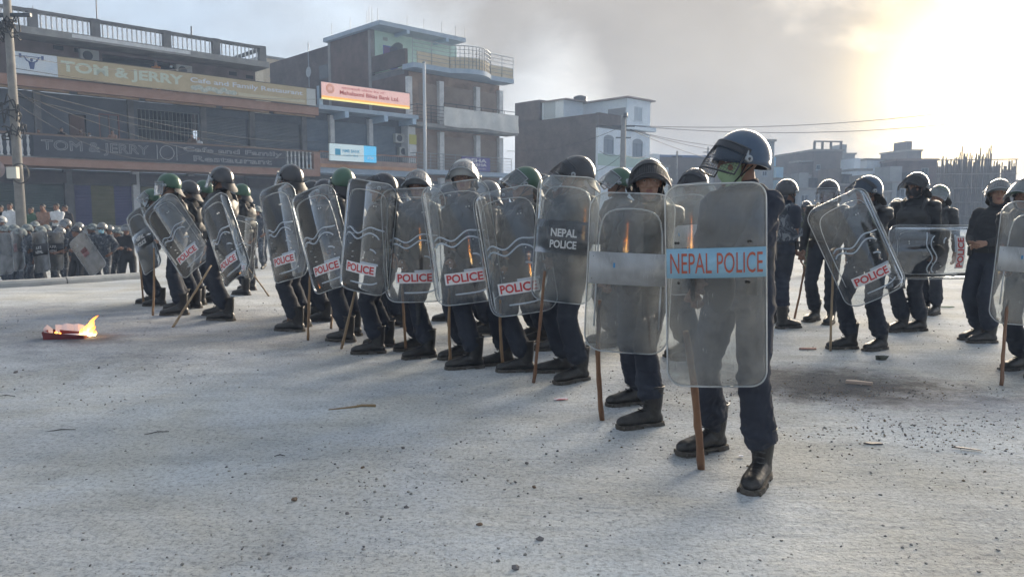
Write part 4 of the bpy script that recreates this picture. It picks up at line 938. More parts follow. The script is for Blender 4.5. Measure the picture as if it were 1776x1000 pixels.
def make_boot():
    b = MB()
    def el(c, ru, rv, ax, n=14):
        if ax == 'z': return [(c[0] + ru * math.cos(2 * math.pi * i / n), c[1] + rv * math.sin(2 * math.pi * i / n), c[2]) for i in range(n)]
        return [(c[0] + ru * math.cos(2 * math.pi * i / n), c[1], c[2] + rv * math.sin(2 * math.pi * i / n)) for i in range(n)]
    b.rings([el((0, .03, .04), .042, .05, 'z'), el((0, .028, .10), .045, .058, 'z'), el((0, .03, .15), .050, .062, 'z'), el((0, .032, .20), .054, .062, 'z'), el((0, .034, .25), .057, .064, 'z')])
    b.rings([el((0, .092, .045), .022, .026, 'y'), el((0, .075, .05), .038, .040, 'y'), el((0, .03, .058), .044, .05, 'y'), el((0, -.03, .064), .044, .052, 'y'), el((0, -.08, .055), .047, .045, 'y'), el((.0, -.135, .048), .051, .036, 'y'), el((0, -.175, .045), .046, .030, 'y'), el((0, -.2, .04), .032, .022, 'y'), el((0, -.21, .037), .014, .012, 'y')])
    r = remesh(b, .007, 3)
    for k in range(7):
        z = .105 + k * .022; y = -.030 - max(0, .03 - k * .012); 
        for s in (-1, 1): r.tube([(s * .026, y - .0 + .012, z), (0, y - .0085, z + .009), (-s * .004, y - .0085, z + .01)], .0032, 5, 1)
    r.tube([(.057 * math.cos(2 * math.pi * i / 16), .034 + .064 * math.sin(2 * math.pi * i / 16), .252) for i in range(16)], .005, 6, 0, closed=True)
    s = MB(); outl = [(.0, -.218), (.030, -.208), (.048, -.18), (.056, -.14), (.050, -.07), (.043, -.02), (.044, .05), (.034, .095), (0, .106)]
    outl = outl + [(-x, y) for x, y in outl[-2:0:-1]]
    s.prism([(x * .99, y * .985) for x, y in outl], .011, .026)
    s.prism([(x, y) for x, y in outl if y > .0 and True] if False else [(.044, .02), (.044, .06), (.034, .097), (0, .107), (-.034, .097), (-.044, .06), (-.044, .02)], 0, .0118)
    s.prism([(.0, -.216), (.03, -.206), (.048, -.178), (.056, -.14), (.05, -.06), (-.05, -.06), (-.056, -.14), (-.048, -.178), (-.03, -.206)], 0, .0118)
    for k in range(9):
        y = -.19 + k * .016
        for sg_ in (-1, 1): s.box(sg_ * .049 - .004, sg_ * .049 + .004, y - .004, y + .004, .001, .02)
    return r.mesh('boot', [LEATHER, LACE], True), s.mesh('sole', [SOLE])
BOOT_ME, SOLE_ME = make_boot()

# ------------------------------------------------------------------ helmets
def dome_pt(ph, t, ex=0.0):
    """ph: 0 = +x, -90 deg = front; t 0..1 from crown to rim"""
    fr = max(0.0, -math.sin(ph)); bk = max(0.0, math.sin(ph))
    zr = 0.030 * fr - 0.045 * bk - 0.020 * (1 - fr - bk) if True else 0
    zr = -0.012 + 0.044 * fr ** 1.5 - 0.040 * bk
    c = Vector((0, .016, .022)); a, bb, h = .122 + ex, .146 + ex, .146 + ex
    thm = math.acos(max(-1, min(1, (zr - c.z) / h))); th = t * thm
    return c + Vector((a * math.sin(th) * math.cos(ph), bb * math.sin(th) * math.sin(ph), h * math.cos(th)))
def make_helmet(m, brim=0.0):
    nu, nv = 36, 12; b = MB(); vs = []
    for i in range(nv + 1):
        for j in range(nu):
            p = dome_pt(2 * math.pi * j / nu, i / nv)
            if brim and i == nv: ph = 2 * math.pi * j / nu; p = p + Vector((math.cos(ph), math.sin(ph), -.25)) * brim
            vs.append(p)
    fs = [(i * nu + j, (i + 1) * nu + j, (i + 1) * nu + (j + 1) % nu, i * nu + (j + 1) % nu) for i in range(nv) for j in range(nu)]
    b.add(vs, fs)
    inner = [dome_pt(2 * math.pi * j / nu, i / nv, -.008) for i in range(nv + 1) for j in range(nu)]
    b.add(inner, [f[::-1] for f in fs], 1)
    o = nv * nu; q_ = (nv + 1) * nu
    b.f += [(o + j, q_ + o + j, q_ + o + (j + 1) % nu, o + (j + 1) % nu) for j in range(nu)]; b.m += [0] * nu
    return b.mesh('helmet', [m, DARK], True)
def vis_pt(az, v, bulge=0.0):
    """visor shell: az degrees from the front, v 0 (lower edge) .. 1 (upper edge)"""
    a = R(az); rx, ry = .146, .178 + bulge
    z = -.108 + v * .165; k = 1 - .10 * (v * v)
    return Vector((rx * k * math.sin(a), .012 - ry * k * math.cos(a), z))
def make_visor(kind):
    """returns list of (part name, mesh)"""
    outp = []; A = 74
    def edge(v0, v1, n=18):
        p = [vis_pt(-A + 2 * A * i / n, v0 + .12 * abs(-1 + 2 * i / n) ** 3) for i in range(n + 1)] + [vis_pt(A, v0 + .12 + (v1 - v0 - .12) * i / 4) for i in range(1, 4)]
        return p + [vis_pt(A - 2 * A * i / n, v1) for i in range(n + 1)] + [vis_pt(-A, v1 - (v1 - v0 - .12) * i / 4) for i in range(1, 4)]
    fr = MB(); fr.tube(edge(0, 1), .0048, 6, closed=True)
    outp.append(('visor_frame', fr.mesh('visor_frame', [STEEL_D if kind == 'grille' else STEEL], True)))
    if kind in ('grille', 'grid'):
        g = MB(); nv_, nh = (30, 11) if kind == 'grille' else (15, 6); r_ = .0013 if kind == 'grille' else .0018
        for i in range(1, nv_): az = -A + 2 * A * i / nv_; g.tube([vis_pt(az, .01 + .98 * k / 5) for k in range(6)], r_, 3, cap=False)
        for j in range(1, nh): g.tube([vis_pt(-A + 2 * A * i / 16, j / nh) for i in range(17)], r_, 3, cap=False)
        outp.append(('visor_grille', g.mesh('visor_grille', [STEEL_D], True)))
    if kind in ('clear', 'grid'):
        s = MB(); n, k = 20, 6
        for lay in (0, -.003):
            s.add([vis_pt(-A + 2 * A * i / n, .01 + .98 * j / k, lay) * 1 for j in range(k + 1) for i in range(n + 1)], [(j * (n + 1) + i, j * (n + 1) + i + 1, (j + 1) * (n + 1) + i + 1, (j + 1) * (n + 1) + i) for j in range(k) for i in range(n)])
        outp.append(('visor_sheet', s.mesh('visor_sheet', [VISORM], True)))
    band = MB(); n = 20
    for lay in (0.003, -.003):
        band.add([vis_pt(-A - 6 + 2 * (A + 6) * i / n, (.78 if kind == 'grille' else .93) + (.26 if kind == 'grille' else .11) * j / 2, lay) for j in range(3) for i in range(n + 1)], [(j * (n + 1) + i, j * (n + 1) + i + 1, (j + 1) * (n + 1) + i + 1, (j + 1) * (n + 1) + i) for j in range(2) for i in range(n)])
    outp.append(('visor_band', band.mesh('visor_band', [mat('visor_band_dark', (0.022, 0.026, 0.036), 0.45)], True)))
    return outp
def see_through(name, tint, haze_col, haze_lo, haze_hi, rough, gl=1.0, scratch=True):
    """polycarbonate: mostly see-through, mirror-like at a glance, dulled by scratches and dust"""
    m = bpy.data.materials.new(name); m.use_nodes = True; MATS[name] = m; t = m.node_tree; n = t.nodes; l = t.links; n.clear()
    o = n.new('ShaderNodeOutputMaterial'); tr = n.new('ShaderNodeBsdfTransparent'); tr.inputs[0].default_value = (*tint, 1)
    gb = n.new('ShaderNodeBsdfGlossy'); gb.inputs['Roughness'].default_value = rough; gb.inputs[0].default_value = (.95, .97, 1, 1)
    df = n.new('ShaderNodeBsdfDiffuse'); df.inputs[0].default_value = (*haze_col, 1); tl = n.new('ShaderNodeBsdfTranslucent'); tl.inputs[0].default_value = (*haze_col, 1)
    dm = n.new('ShaderNodeMixShader'); dm.inputs[0].default_value = .45; l.new(df.outputs[0], dm.inputs[1]); l.new(tl.outputs[0], dm.inputs[2])
    co = n.new('ShaderNodeTexCoord'); nz = n.new('ShaderNodeTexNoise'); nz.inputs['Scale'].default_value = 5; nz.inputs['Detail'].default_value = 7; nz.inputs['Roughness'].default_value = .7; l.new(co.outputs['Object'], nz.inputs['Vector'])
    rp = n.new('ShaderNodeMapRange'); rp.inputs[1].default_value = .3; rp.inputs[2].default_value = .72; rp.inputs[3].default_value = haze_lo; rp.inputs[4].default_value = haze_hi; l.new(nz.outputs[0], rp.inputs[0])
    nb = n.new('ShaderNodeTexNoise'); nb.inputs['Scale'].default_value = 2.2; nb.inputs['Detail'].default_value = 5; nb.inputs['Distortion'].default_value = .8; l.new(co.outputs['Object'], nb.inputs['Vector'])
    rb = n.new('ShaderNodeMapRange'); rb.inputs[1].default_value = .36; rb.inputs[2].default_value = .66; rb.inputs[3].default_value = .55; rb.inputs[4].default_value = 1.5; l.new(nb.outputs[0], rb.inputs[0])
    mm = n.new('ShaderNodeMath'); mm.operation = 'MULTIPLY'; l.new(rp.outputs[0], mm.inputs[0]); l.new(rb.outputs[0], mm.inputs[1]); fac = mm.outputs[0]
    if scratch:
        mp = n.new('ShaderNodeMapping'); mp.inputs['Scale'].default_value = (70, 3, 5); mp.inputs['Rotation'].default_value = (0, .35, 0); l.new(co.outputs['Object'], mp.inputs[0])
        n2 = n.new('ShaderNodeTexNoise'); n2.inputs['Scale'].default_value = 2; n2.inputs['Detail'].default_value = 4; l.new(mp.outputs[0], n2.inputs['Vector'])
        r2 = n.new('ShaderNodeMapRange'); r2.inputs[1].default_value = .62; r2.inputs[2].default_value = .74; r2.inputs[4].default_value = haze_hi * .8; l.new(n2.outputs[0], r2.inputs[0])
        ad = n.new('ShaderNodeMath'); ad.operation = 'ADD'; ad.use_clamp = True; l.new(fac, ad.inputs[0]); l.new(r2.outputs[0], ad.inputs[1]); fac = ad.outputs[0]
    m1 = n.new('ShaderNodeMixShader'); l.new(fac, m1.inputs[0]); l.new(tr.outputs[0], m1.inputs[1]); l.new(dm.outputs[0], m1.inputs[2])
    fz = n.new('ShaderNodeFresnel'); fz.inputs[0].default_value = 1.5; fm = n.new('ShaderNodeMath'); fm.operation = 'MULTIPLY'; fm.inputs[1].default_value = gl; l.new(fz.outputs[0], fm.inputs[0])
    m2 = n.new('ShaderNodeMixShader'); l.new(fm.outputs[0], m2.inputs[0]); l.new(m1.outputs[0], m2.inputs[1]); l.new(gb.outputs[0], m2.inputs[2]); l.new(m2.outputs[0], o.inputs[0])
    return m
VISORM = see_through('visor_polycarbonate', (.9, .92, .94), (.55, .58, .62), .08, .26, .06, 1.6, False)
VISORS = {k: make_visor(k) for k in ('grille', 'grid', 'clear')}
HELM = {
 'blue': make_helmet(mat('helmet_blue', (0.028, 0.055, 0.105), 0.28, col2=(0.05, 0.085, 0.14), scale=7, coat=.3, detail=7), .012),
 'black': make_helmet(mat('helmet_black', (0.018, 0.019, 0.026), 0.25, col2=(0.04, 0.041, 0.048), scale=8, coat=.3, detail=7)),
 'green': make_helmet(mat('helmet_green', (0.018, 0.07, 0.038), 0.32, col2=(0.03, 0.095, 0.055), scale=8, coat=.3, detail=7)),
 'grey': make_helmet(mat('helmet_grey', (0.11, 0.12, 0.13), 0.32, col2=(0.17, 0.18, 0.19), scale=8, coat=.3, detail=7)),
 'white': make_helmet(mat('helmet_silver', (0.42, 0.43, 0.42), 0.32, col2=(0.5, 0.51, 0.5), scale=8, coat=.3)),
 'camo': make_helmet(camo_mat('helmet_cover_camouflage', [(0.10, 0.12, 0.13), (0.22, 0.25, 0.26), (0.14, 0.17, 0.17), (0.33, 0.36, 0.36)], 14)),
}
def neck_mesh():
    b = MB(); n, k = 18, 5
    for lay in (0, .006):
        vs = []
        for j in range(k + 1):
            for i in range(n + 1):
                ph = R(32 + 116 * i / n); p = dome_pt(ph, 1.0, .004 + lay); d = j / k
                fl = .022 * d + .02 * d * d; vs.append((p.x + math.cos(ph) * fl * .4, p.y + math.sin(ph) * fl, p.z - .105 * d * math.sin(ph) + .008))
        b.add(vs, [(j * (n + 1) + i, j * (n + 1) + i + 1, (j + 1) * (n + 1) + i + 1, (j + 1) * (n + 1) + i) for j in range(k) for i in range(n)])
    return b.mesh('neck_guard', [FLAP], True)
NECK_ME = neck_mesh()
def knob_mesh():
    b = MB()
    for s in (-1, 1): b.tube([(s * .125, -.012, .012), (s * .142, -.012, .012), (s * .146, -.012, .012)], [.02, .02, .012], 12)
    return b.mesh('visor_pivot', [STEEL], True)
def one_knob(s):
    b = MB(); b.tube([(s * .122, -.012, .012), (s * .150, -.012, .012), (s * .154, -.012, .012)], [.019, .019, .011], 12, 0)
    b.tube([(s * .1535, -.012, .012), (s * .1565, -.012, .012)], [.007, .007], 8, 1); return b.mesh('visor_pivot', [STEEL, STEEL_D], True)
KNOB = {s: one_knob(s) for s in (-1, 1)}
def strap_mesh():
    b = MB(); pts = [(.092, .0, -.01), (.082, -.03, -.07), (.045, -.065, -.115), (0, -.078, -.126), (-.045, -.065, -.115), (-.082, -.03, -.07), (-.092, 0, -.01)]
    b.tube(pts, [(.004, .011)] * 7, 6); 
    for s in (-1, 1): b.tube([(s * .088, .035, -.02), (s * .078, -.035, -.075)], [(.004, .010)] * 2, 6)
    return b.mesh('chin_strap', [FLAP], True)
STRAP_ME = strap_mesh()
def mask_mesh(m, name):
    b = MB(); n, k = 14, 7; vs = []
    for lay in (0, .004):
        vs = []
        for j in range(k + 1):
            v = j / k
            for i in range(n + 1):
                u = -1 + 2 * i / n; a = u * R(78); rz = -.008 - .112 * v + .012 * abs(u)
                ry = .104 + .016 * math.sin(math.pi * min(1, v * 1.25)) * (1 - abs(u)) + .003 * math.sin(v * 16) - .020 * v * v
                vs.append(((.071 + lay) * math.sin(a) * (1 - .16 * v), .004 - (ry + lay) * math.cos(a), rz))
        b.add(vs, [(j * (n + 1) + i, j * (n + 1) + i + 1, (j + 1) * (n + 1) + i + 1, (j + 1) * (n + 1) + i) for j in range(k) for i in range(n)])
    for s in (-1, 1): b.tube([(s * .068, -.02, -.02), (s * .084, .02, .0)], .0018, 4); b.tube([(s * .060, -.02, -.09), (s * .084, .02, -.02)], .0018, 4)
    return b.mesh(name, [m], True)
MASK_ME = {'green': mask_mesh(mat('mask_green', (0.27, 0.38, 0.24), 0.85), 'face_mask'), 'white': mask_mesh(mat('mask_white', (0.55, 0.62, 0.68), 0.85), 'face_mask'), 'blue': mask_mesh(mat('mask_blue', (0.30, 0.55, 0.68), 0.85), 'face_mask'), 'black': mask_mesh(mat('mask_black', (0.02, 0.02, 0.025), 0.85), 'face_mask')}
def glasses_mesh():
    b = MB()
    for s in (-1, 1):
        b.tube([(s * .033 + .024 * math.cos(a * math.pi / 8), -.104, .008 + .019 * math.sin(a * math.pi / 8)) for a in range(16)], .0022, 5, closed=True); b.tube([(s * .056, -.102, .012), (s * .08, .0, .012)], .002, 4)
    b.tube([(-.009, -.106, .012), (.009, -.106, .012)], .002, 4); return b.mesh('spectacles', [STEEL_D])
GLASS_ME = glasses_mesh()

# ------------------------------------------------------------------ the body
def ik(a, c, l1, l2, pole):
    d = c - a; L_ = d.length
    if L_ > (l1 + l2) * .995: c = a + d * ((l1 + l2) * .995 / L_); d = c - a; L_ = d.length
    if L_ < abs(l1 - l2) + .02: c = a + d.normalized() * (abs(l1 - l2) + .02); d = c - a; L_ = d.length
    u = d / L_; x = (l1 * l1 - l2 * l2 + L_ * L_) / (2 * L_); h = math.sqrt(max(1e-6, l1 * l1 - x * x))
    p = pole - u * pole.dot(u); p = p.normalized() if p.length > 1e-5 else Vector((0, 1, 0))
    return a + u * x + p * h, c
def body_mesh(feet, lean, head_yaw, head_pitch, lh, rh, mats, seed, vox=.013, variant=0, short=False, tw=0.0, hair=False, bulk=1.0, sit=None, boots=True, hips_z=.935, elbow=(None, None), blouse=0.0):
    """feet: [(x, y, yaw)] left, right in body space (facing -y). lh/rh: (grip point, axis, hold?) or None"""
    b = MB(); lean = Vector((lean[0], lean[1], 0))
    hip = Vector(((feet[0][0] + feet[1][0]) / 2, (feet[0][1] + feet[1][1]) / 2, hips_z)) if sit is None else Vector(sit)
    hip = hip + lean * .15
    def tz(z): return hip + lean * max(0, (z - .95) / .7) + Vector((0, 0, z - .935))
    ca, sa_ = math.cos(tw), math.sin(tw)
    def ring(z, rx, ry, yo=0.0, ex=.85, n=20):
        c = tz(z); k = min(1, max(0, (z - .95) / .4)); a_, s_ = math.cos(tw * k), math.sin(tw * k); out_ = []
        for i in range(n):
            t = 2 * math.pi * i / n; x = rx * math.copysign(abs(math.cos(t)) ** ex, math.cos(t)); y = yo + ry * math.copysign(abs(math.sin(t)) ** ex, math.sin(t))
            out_.append((c.x + x * a_ - y * s_, c.y + x * s_ + y * a_, c.z))
        return out_
    B_ = bulk
    b.rings([ring(.845, .13, .095, .01), ring(.90, .170 * B_, .115 * B_, .012), ring(.97, .168 * B_, .118 * B_, .008), ring(1.03, .158 * B_, .112 * B_, 0)], 1)
    b.rings([ring(.99, .160 * B_, .114 * B_, .004), ring(1.04, .162 * B_, .116 * B_, -.002), ring(1.12, .160 * B_, .116 * B_, -.004), ring(1.22, .170 * B_, .122 * B_, -.002), ring(1.31, .180 * B_, .124 * B_, .004), ring(1.38, .178, .108, .014), ring(1.43, .145, .085, .022), ring(1.47, .085, .066, .026), ring(1.505, .066, .062, .026)], 0)
    def J(x, y, z):
        c = tz(z); k = min(1, max(0, (z - .95) / .4)); a_, s_ = math.cos(tw * k), math.sin(tw * k); return Vector((c.x + x * a_ - y * s_, c.y + x * s_ + y * a_, c.z))
    hands = []
    for sd, spec, bent in ((1, lh, elbow[0]), (-1, rh, elbow[1])):
        sh = J(sd * .182, .015, 1.405); handm, M = None, None
        if spec is None: spec = (Vector((sh.x + sd * .09, sh.y - .03, sh.z - .56)), Vector((0, 0, 1)), False)
        g, ax, hold = spec; g = Vector(g); ax = Vector(ax).normalized()
        if hold:
            appr = (g - (sh + Vector((sd * .05, .05, -.28)))).normalized(); appr = (appr - ax * appr.dot(ax)).normalized()
            zc_ = -appr; xc = ax if ax.z > 0 else -ax; xc = xc * -1.0
            yc_ = zc_.cross(xc)
            # palm (-y of the hand) should look inward / forward
            M = Matrix((xc, yc_, zc_)).transposed()
            inward = Vector((-sd, -.35, 0))
            if (M @ Vector((0, -1, 0))).dot(inward) < 0: M = Matrix((-xc, -yc_, zc_)).transposed()
            wr = g - M @ Vector((0, -.034, -.098)); handm = HAND_G
        else:
            wr = g
        el, wr2 = ik(sh, wr, .292, .262, Vector(bent) if bent is not None else Vector((sd * .55, .75, -.35)))
        fd = (wr2 - el).normalized()
        if not hold:
            zc_ = -fd; xh = Vector((0, 1, 0)) * 1.0; xh = (xh - zc_ * xh.dot(zc_)).normalized() * (1 if sd > 0 else 1)
            M = Matrix((xh, zc_.cross(xh), zc_)).transposed()
            if (M @ Vector((0, -1, 0))).dot(Vector((-sd, 0, 0))) < 0: M = Matrix((-xh, zc_.cross(-xh), zc_)).transposed()
            handm = HAND_R
        mid1 = sh.lerp(el, .45); mid2 = el.lerp(wr2, .35); k = 2 if short else 0
        b.ell(sh + Vector((-sd * .012, 0, -.005)), (.068, .066, .066), 0, 12, 8)
        if short: 
            m3 = sh.lerp(el, .72); b.tube([sh, mid1, m3], [.064, .062, .064], 12, 0); b.tube([m3 - (m3 - sh).normalized() * .02, el, mid2, wr2], [.044, .043, .044, .029], 12, 2)
        else:
            b.tube([sh, mid1, el, mid2, wr2 - fd * .012], [.066, .060, .054, .051, .040], 12, 0); b.ell(el, (.053,) * 3, 0, 10, 6)
        hands.append((handm, Matrix.Translation(wr2) @ M.to_4x4(), sd))
    legs = []
    for sd, (fx, fy, fyaw) in ((1, feet[0]), (-1, feet[1])):
        hp = Vector((hip.x + sd * .095, hip.y + .005, hip.z - .035)); an = Vector((fx, fy, .10)); dirf = Vector((math.sin(fyaw), -math.cos(fyaw), 0))
        an = an + dirf * -.03
        kn, an2 = ik(hp, an, .42, .425, dirf + Vector((sd * .12, -.2, 0))); top = an2.lerp(kn, .42)
        b.ell(hp, (.095, .105, .10), 1, 12, 8)
        b.tube([hp + Vector((0, 0, .03)), hp.lerp(kn, .45), kn.lerp(hp, .12), kn, kn.lerp(an2, .3), an2.lerp(kn, .42 - blouse), an2.lerp(kn, .27 - blouse), an2.lerp(kn, .2 - blouse)], [(.100, .104), (.092, .096), (.080, .084), (.077, .080), (.079, .084), (.084, .088), (.080, .083), (.058, .06)], 14, 1)
        b.tube([an2.lerp(kn, .3), an2], [.05, .045], 10, 1)
        if not boots: b.tube([Vector((fx, fy, .05)) - dirf * .06, Vector((fx, fy, .055)), Vector((fx, fy, .04)) + dirf * .15], [(.05, .045), (.05, .045), (.035, .03)], 10, 4)
    r = remesh(b, vox, 4)
    V = np.array(r.v); m_of = np.zeros(len(V), int)
    for f, m_ in zip(r.f, r.m):
        for i in f: m_of[i] = m_
    Z = V[:, 2] - 0
    n1 = sines(V * np.array([[1, 1, 2.6]]), 34, seed) ; n2 = sines(V * np.array([[1.3, 1.3, 1.9]]), 75, seed + 1)
    amp = np.where(m_of == 1, .0038 + .009 * np.exp(-((Z - .27 + .4 * blouse) / .075) ** 2) + .005 * np.exp(-((Z - .52) / .09) ** 2) + .004 * np.exp(-((Z - .86) / .05) ** 2), np.where(m_of == 0, .0058, 0.0))
    n3 = sines(V * np.array([[1.6, 1.6, 2.4]]), 120, seed + 2, 9)
    V = V + r.n * (amp * (.8 * n1 + .9 * (.45 - np.abs(n2))) + np.where(m_of < 2, .0026, 0) * (.4 - np.abs(n3)))[:, None]
    r.v = [tuple(x) for x in V]
    hc = J(0, -.012, 1.605); MH = Matrix.Translation(hc) @ Matrix.Rotation(head_yaw, 4, 'Z') @ Matrix.Rotation(head_pitch, 4, 'X')
    hd, hr = HEADS[variant % 3]; r.join(hd, MH)
    for hm, M, sd in hands:
        if sd > 0: r.join(hm, M)
        else:
            mir = MB(); mir.v = [(-x, y, z) for x, y, z in hm.v]; mir.f = [f[::-1] for f in hm.f]; mir.m = hm.m; r.join(mir, M)
    if hair: r.join(hr, MH)
    collar = MB(); c0 = J(0, .022, 1.49)
    collar.tube([c0 + Vector((.073 * math.cos(a), .070 * math.sin(a) - .004, .012 + .012 * math.sin(a))) for a in [2 * math.pi * i / 20 for i in range(20)]], [(.020, .010)] * 20, 6, 0, closed=True); r.join(collar)
    me = r.mesh('body', mats, True)
    return me, MH, J, tz, tw
# ------------------------------------------------------------------ vests, pads, shields, sticks
def vest_mesh(J, m, armour=False, seed=0):
    b = MB()
    def ring(z, rx, ry, yo, n=24, ex=.8):
        return [J(rx * math.copysign(abs(math.cos(t)) ** ex, math.cos(t)), yo + ry * math.copysign(abs(math.sin(t)) ** ex, math.sin(t)), z) for t in [2 * math.pi * i / n for i in range(n)]]
    b.rings([ring(1.03, .168, .128, 0), ring(1.06, .180, .142, -.002), ring(1.15, .182, .146, -.004), ring(1.25, .186, .152, -.002), ring(1.33, .178, .150, .006), ring(1.385, .150, .128, .014), ring(1.40, .13, .11, .014)])
    for s in (-1, 1):
        b.tube([J(s * .105, -.115, 1.33), J(s * .112, -.085, 1.42), J(s * .108, .02, 1.462), J(s * .11, .10, 1.42), J(s * .105, .135, 1.33)], [(.02, .042)] * 5, 10)
    if armour:
        for s in (-1, 1):
            b.ell(J(s * .085, -.135, 1.29), (.075, .035, .07), 0, 12, 8); b.ell(J(s * .078, -.135, 1.15), (.07, .033, .06), 0, 12, 8)
            b.ell(J(s * .185, .015, 1.425), (.072, .082, .036), 0, 14, 8); b.ell(J(s * .212, .012, 1.375), (.05, .07, .055), 0, 12, 8)
        b.ell(J(0, .15, 1.28), (.13, .035, .12), 0, 12, 8); b.ell(J(0, .145, 1.12), (.11, .03, .07), 0, 12, 8)
    else:
        for x, z, w_, h in ((-.09, 1.14, .10, .11), (.03, 1.13, .10, .12), (.10, 1.29, .08, .08), (-.09, 1.29, .08, .07)):
            c = J(x, -.15, z); b.obox(c, (w_, .05, h))
        b.obox(J(0, .145, 1.22), (.24, .04, .25))
    r = remesh(b, .012, 3); V = np.array(r.v); V += r.n * (.004 * sines(V * np.array([[1, 1, 1.6]]), 45, seed))[:, None]; r.v = [tuple(x) for x in V]
    return r.mesh('vest', [m], True)
def belt_mesh(J):
    b = MB(); b.tube([J(.172 * math.cos(t), .004 + .126 * math.sin(t), 1.0) for t in [2 * math.pi * i / 28 for i in range(28)]], [(.026, .006)] * 28, 6, closed=True)
    b.obox(J(.15, -.09, .985), (.06, .05, .09)); b.obox(J(-.15, -.08, .985), (.05, .05, .10)); b.obox(J(.02, -.132, 1.0), (.05, .012, .045))
    return b.mesh('belt', [mat('belt_black', (0.015, 0.015, 0.016), .5)], False)

SHW, SHH = .54, 1.0
def sheet_mb(w_, h, r, k, th, nx=22, ny=40, corner=8, bow=0.0):
    """curved shield sheet with rounded corners; front towards -y; edges bend back towards the holder"""
    zs = []
    for i in range(corner + 1): zs.append(-h / 2 + r * (1 - math.cos(i / corner * math.pi / 2)))
    inner = [(-h / 2 + r) + (h - 2 * r) * i / ny for i in range(1, ny)]
    zs = zs + inner + [-z for z in reversed(zs)]
    front, back = [], []
    for z in zs:
        d = max(0.0, abs(z) - (h / 2 - r)); hw = w_ / 2 - r + math.sqrt(max(0, r * r - d * d))
        for i in range(nx + 1):
            x = -hw + 2 * hw * i / nx; y = k * x * x + bow * z * z
            e = min(w_ / 2 - abs(x), h / 2 - abs(z)); y += .012 * max(0, 1 - e / .035)      # turned-back rim
            front.append((x, y, z)); back.append((x, y + th, z))
    n = nx + 1; rows = len(zs); b = MB()
    fs = [(j * n + i, j * n + i + 1, (j + 1) * n + i + 1, (j + 1) * n + i) for j in range(rows - 1) for i in range(nx)]
    b.add(front + back, fs + [tuple(q_ + n * rows for q_ in f[::-1]) for f in fs])
    rim = [i for i in range(n)] + [j * n + nx for j in range(1, rows)] + [(rows - 1) * n + i for i in range(nx - 1, -1, -1)] + [j * n for j in range(rows - 2, 0, -1)]
    o = n * rows
    for a, c in zip(rim, rim[1:] + rim[:1]): b.f.append((a, a + o, c + o, c)); b.m.append(0)
    return b, [front[i] for i in rim]
POLY = see_through('shield_polycarbonate', (.90, .92, .93), (.40, .43, .46), .008, .085, .025, 1.3)
POLYF = see_through('shield_scratched', (.90, .92, .92), (.36, .38, .39), .07, .32, .05, 1.0)
POLYG = see_through('shield_dusty_crowd', (.6, .62, .64), (.30, .30, .30), .45, .75, .2, 1.0)
PLATE = see_through('plate_white_plastic', (.9, .92, .93), (.70, .73, .76), .88, .98, .2, 1.0)
BAND2 = see_through('band_smoked', (.84, .86, .88), (.36, .38, .40), .08, .18, .1, 1.0)
RIDGE = mat('ridge_painted_highlight', (0.42, 0.48, 0.56), 0.15, spec=.8, coat=.6)  # pale blue colour stands in for highlight lines along the clear embossed ridges
RIMM = see_through('rim_painted_glare', (.8, .83, .86), (.72, .78, .84), .5, .75, .08, 2.0, False)  # polycarbonate rim whitened, glare along the shield edges put into its colour
STICK_W = mat('sticker_white', (0.66, 0.66, 0.68), .55, col2=(0.74, 0.74, 0.75), scale=12); STICK_R = mat('sticker_red', (0.50, 0.035, 0.035), .5)
BANDB = mat('band_sky_blue', (0.20, 0.38, 0.52), .6, col2=(0.26, 0.44, 0.57), scale=9); LETR = mat('letter_dull_red', (0.36, 0.085, 0.05), .6)
RIV = mat('rivet_dark', (0.03, 0.03, 0.03), .4, metal=.6); RIVL = mat('rivet_steel', (0.5, 0.52, 0.54), .3, metal=.8)
LETW = mat('letter_worn_white', (0.55, 0.56, 0.57), .6); FOAM = mat('foam_black', (0.015, 0.015, 0.017), .8)
def on_sheet(b, k, off, bow=0.0, cut=None):
    b.v = [(x, y + k * x * x + bow * z * z - off, z) for x, y, z in b.v]; return b
def strip(w_, h, cz, k, off, n=14, th=.0015, cx=0.0, rot=0.0):
    b = MB(); vs = []
    ca, sa_ = math.cos(rot), math.sin(rot)
    for lay in (0, th):
        for z in (-h / 2, h / 2):
            for i in range(n + 1): x0 = -w_ / 2 + w_ * i / n; x = cx + x0 * ca - z * sa_; zz = cz + x0 * sa_ + z * ca; vs.append((x, k * x * x - off + lay, zz))
    m_ = n + 1; fs = []
    for i in range(n): fs += [(i, i + 1, m_ + i + 1, m_ + i), (2 * m_ + i + 1, 2 * m_ + i, 3 * m_ + i, 3 * m_ + i + 1), (i + 1, i, 2 * m_ + i, 2 * m_ + i + 1), (m_ + i, m_ + i + 1, 3 * m_ + i + 1, 3 * m_ + i)]
    b.add(vs, fs); return b
SH = {}
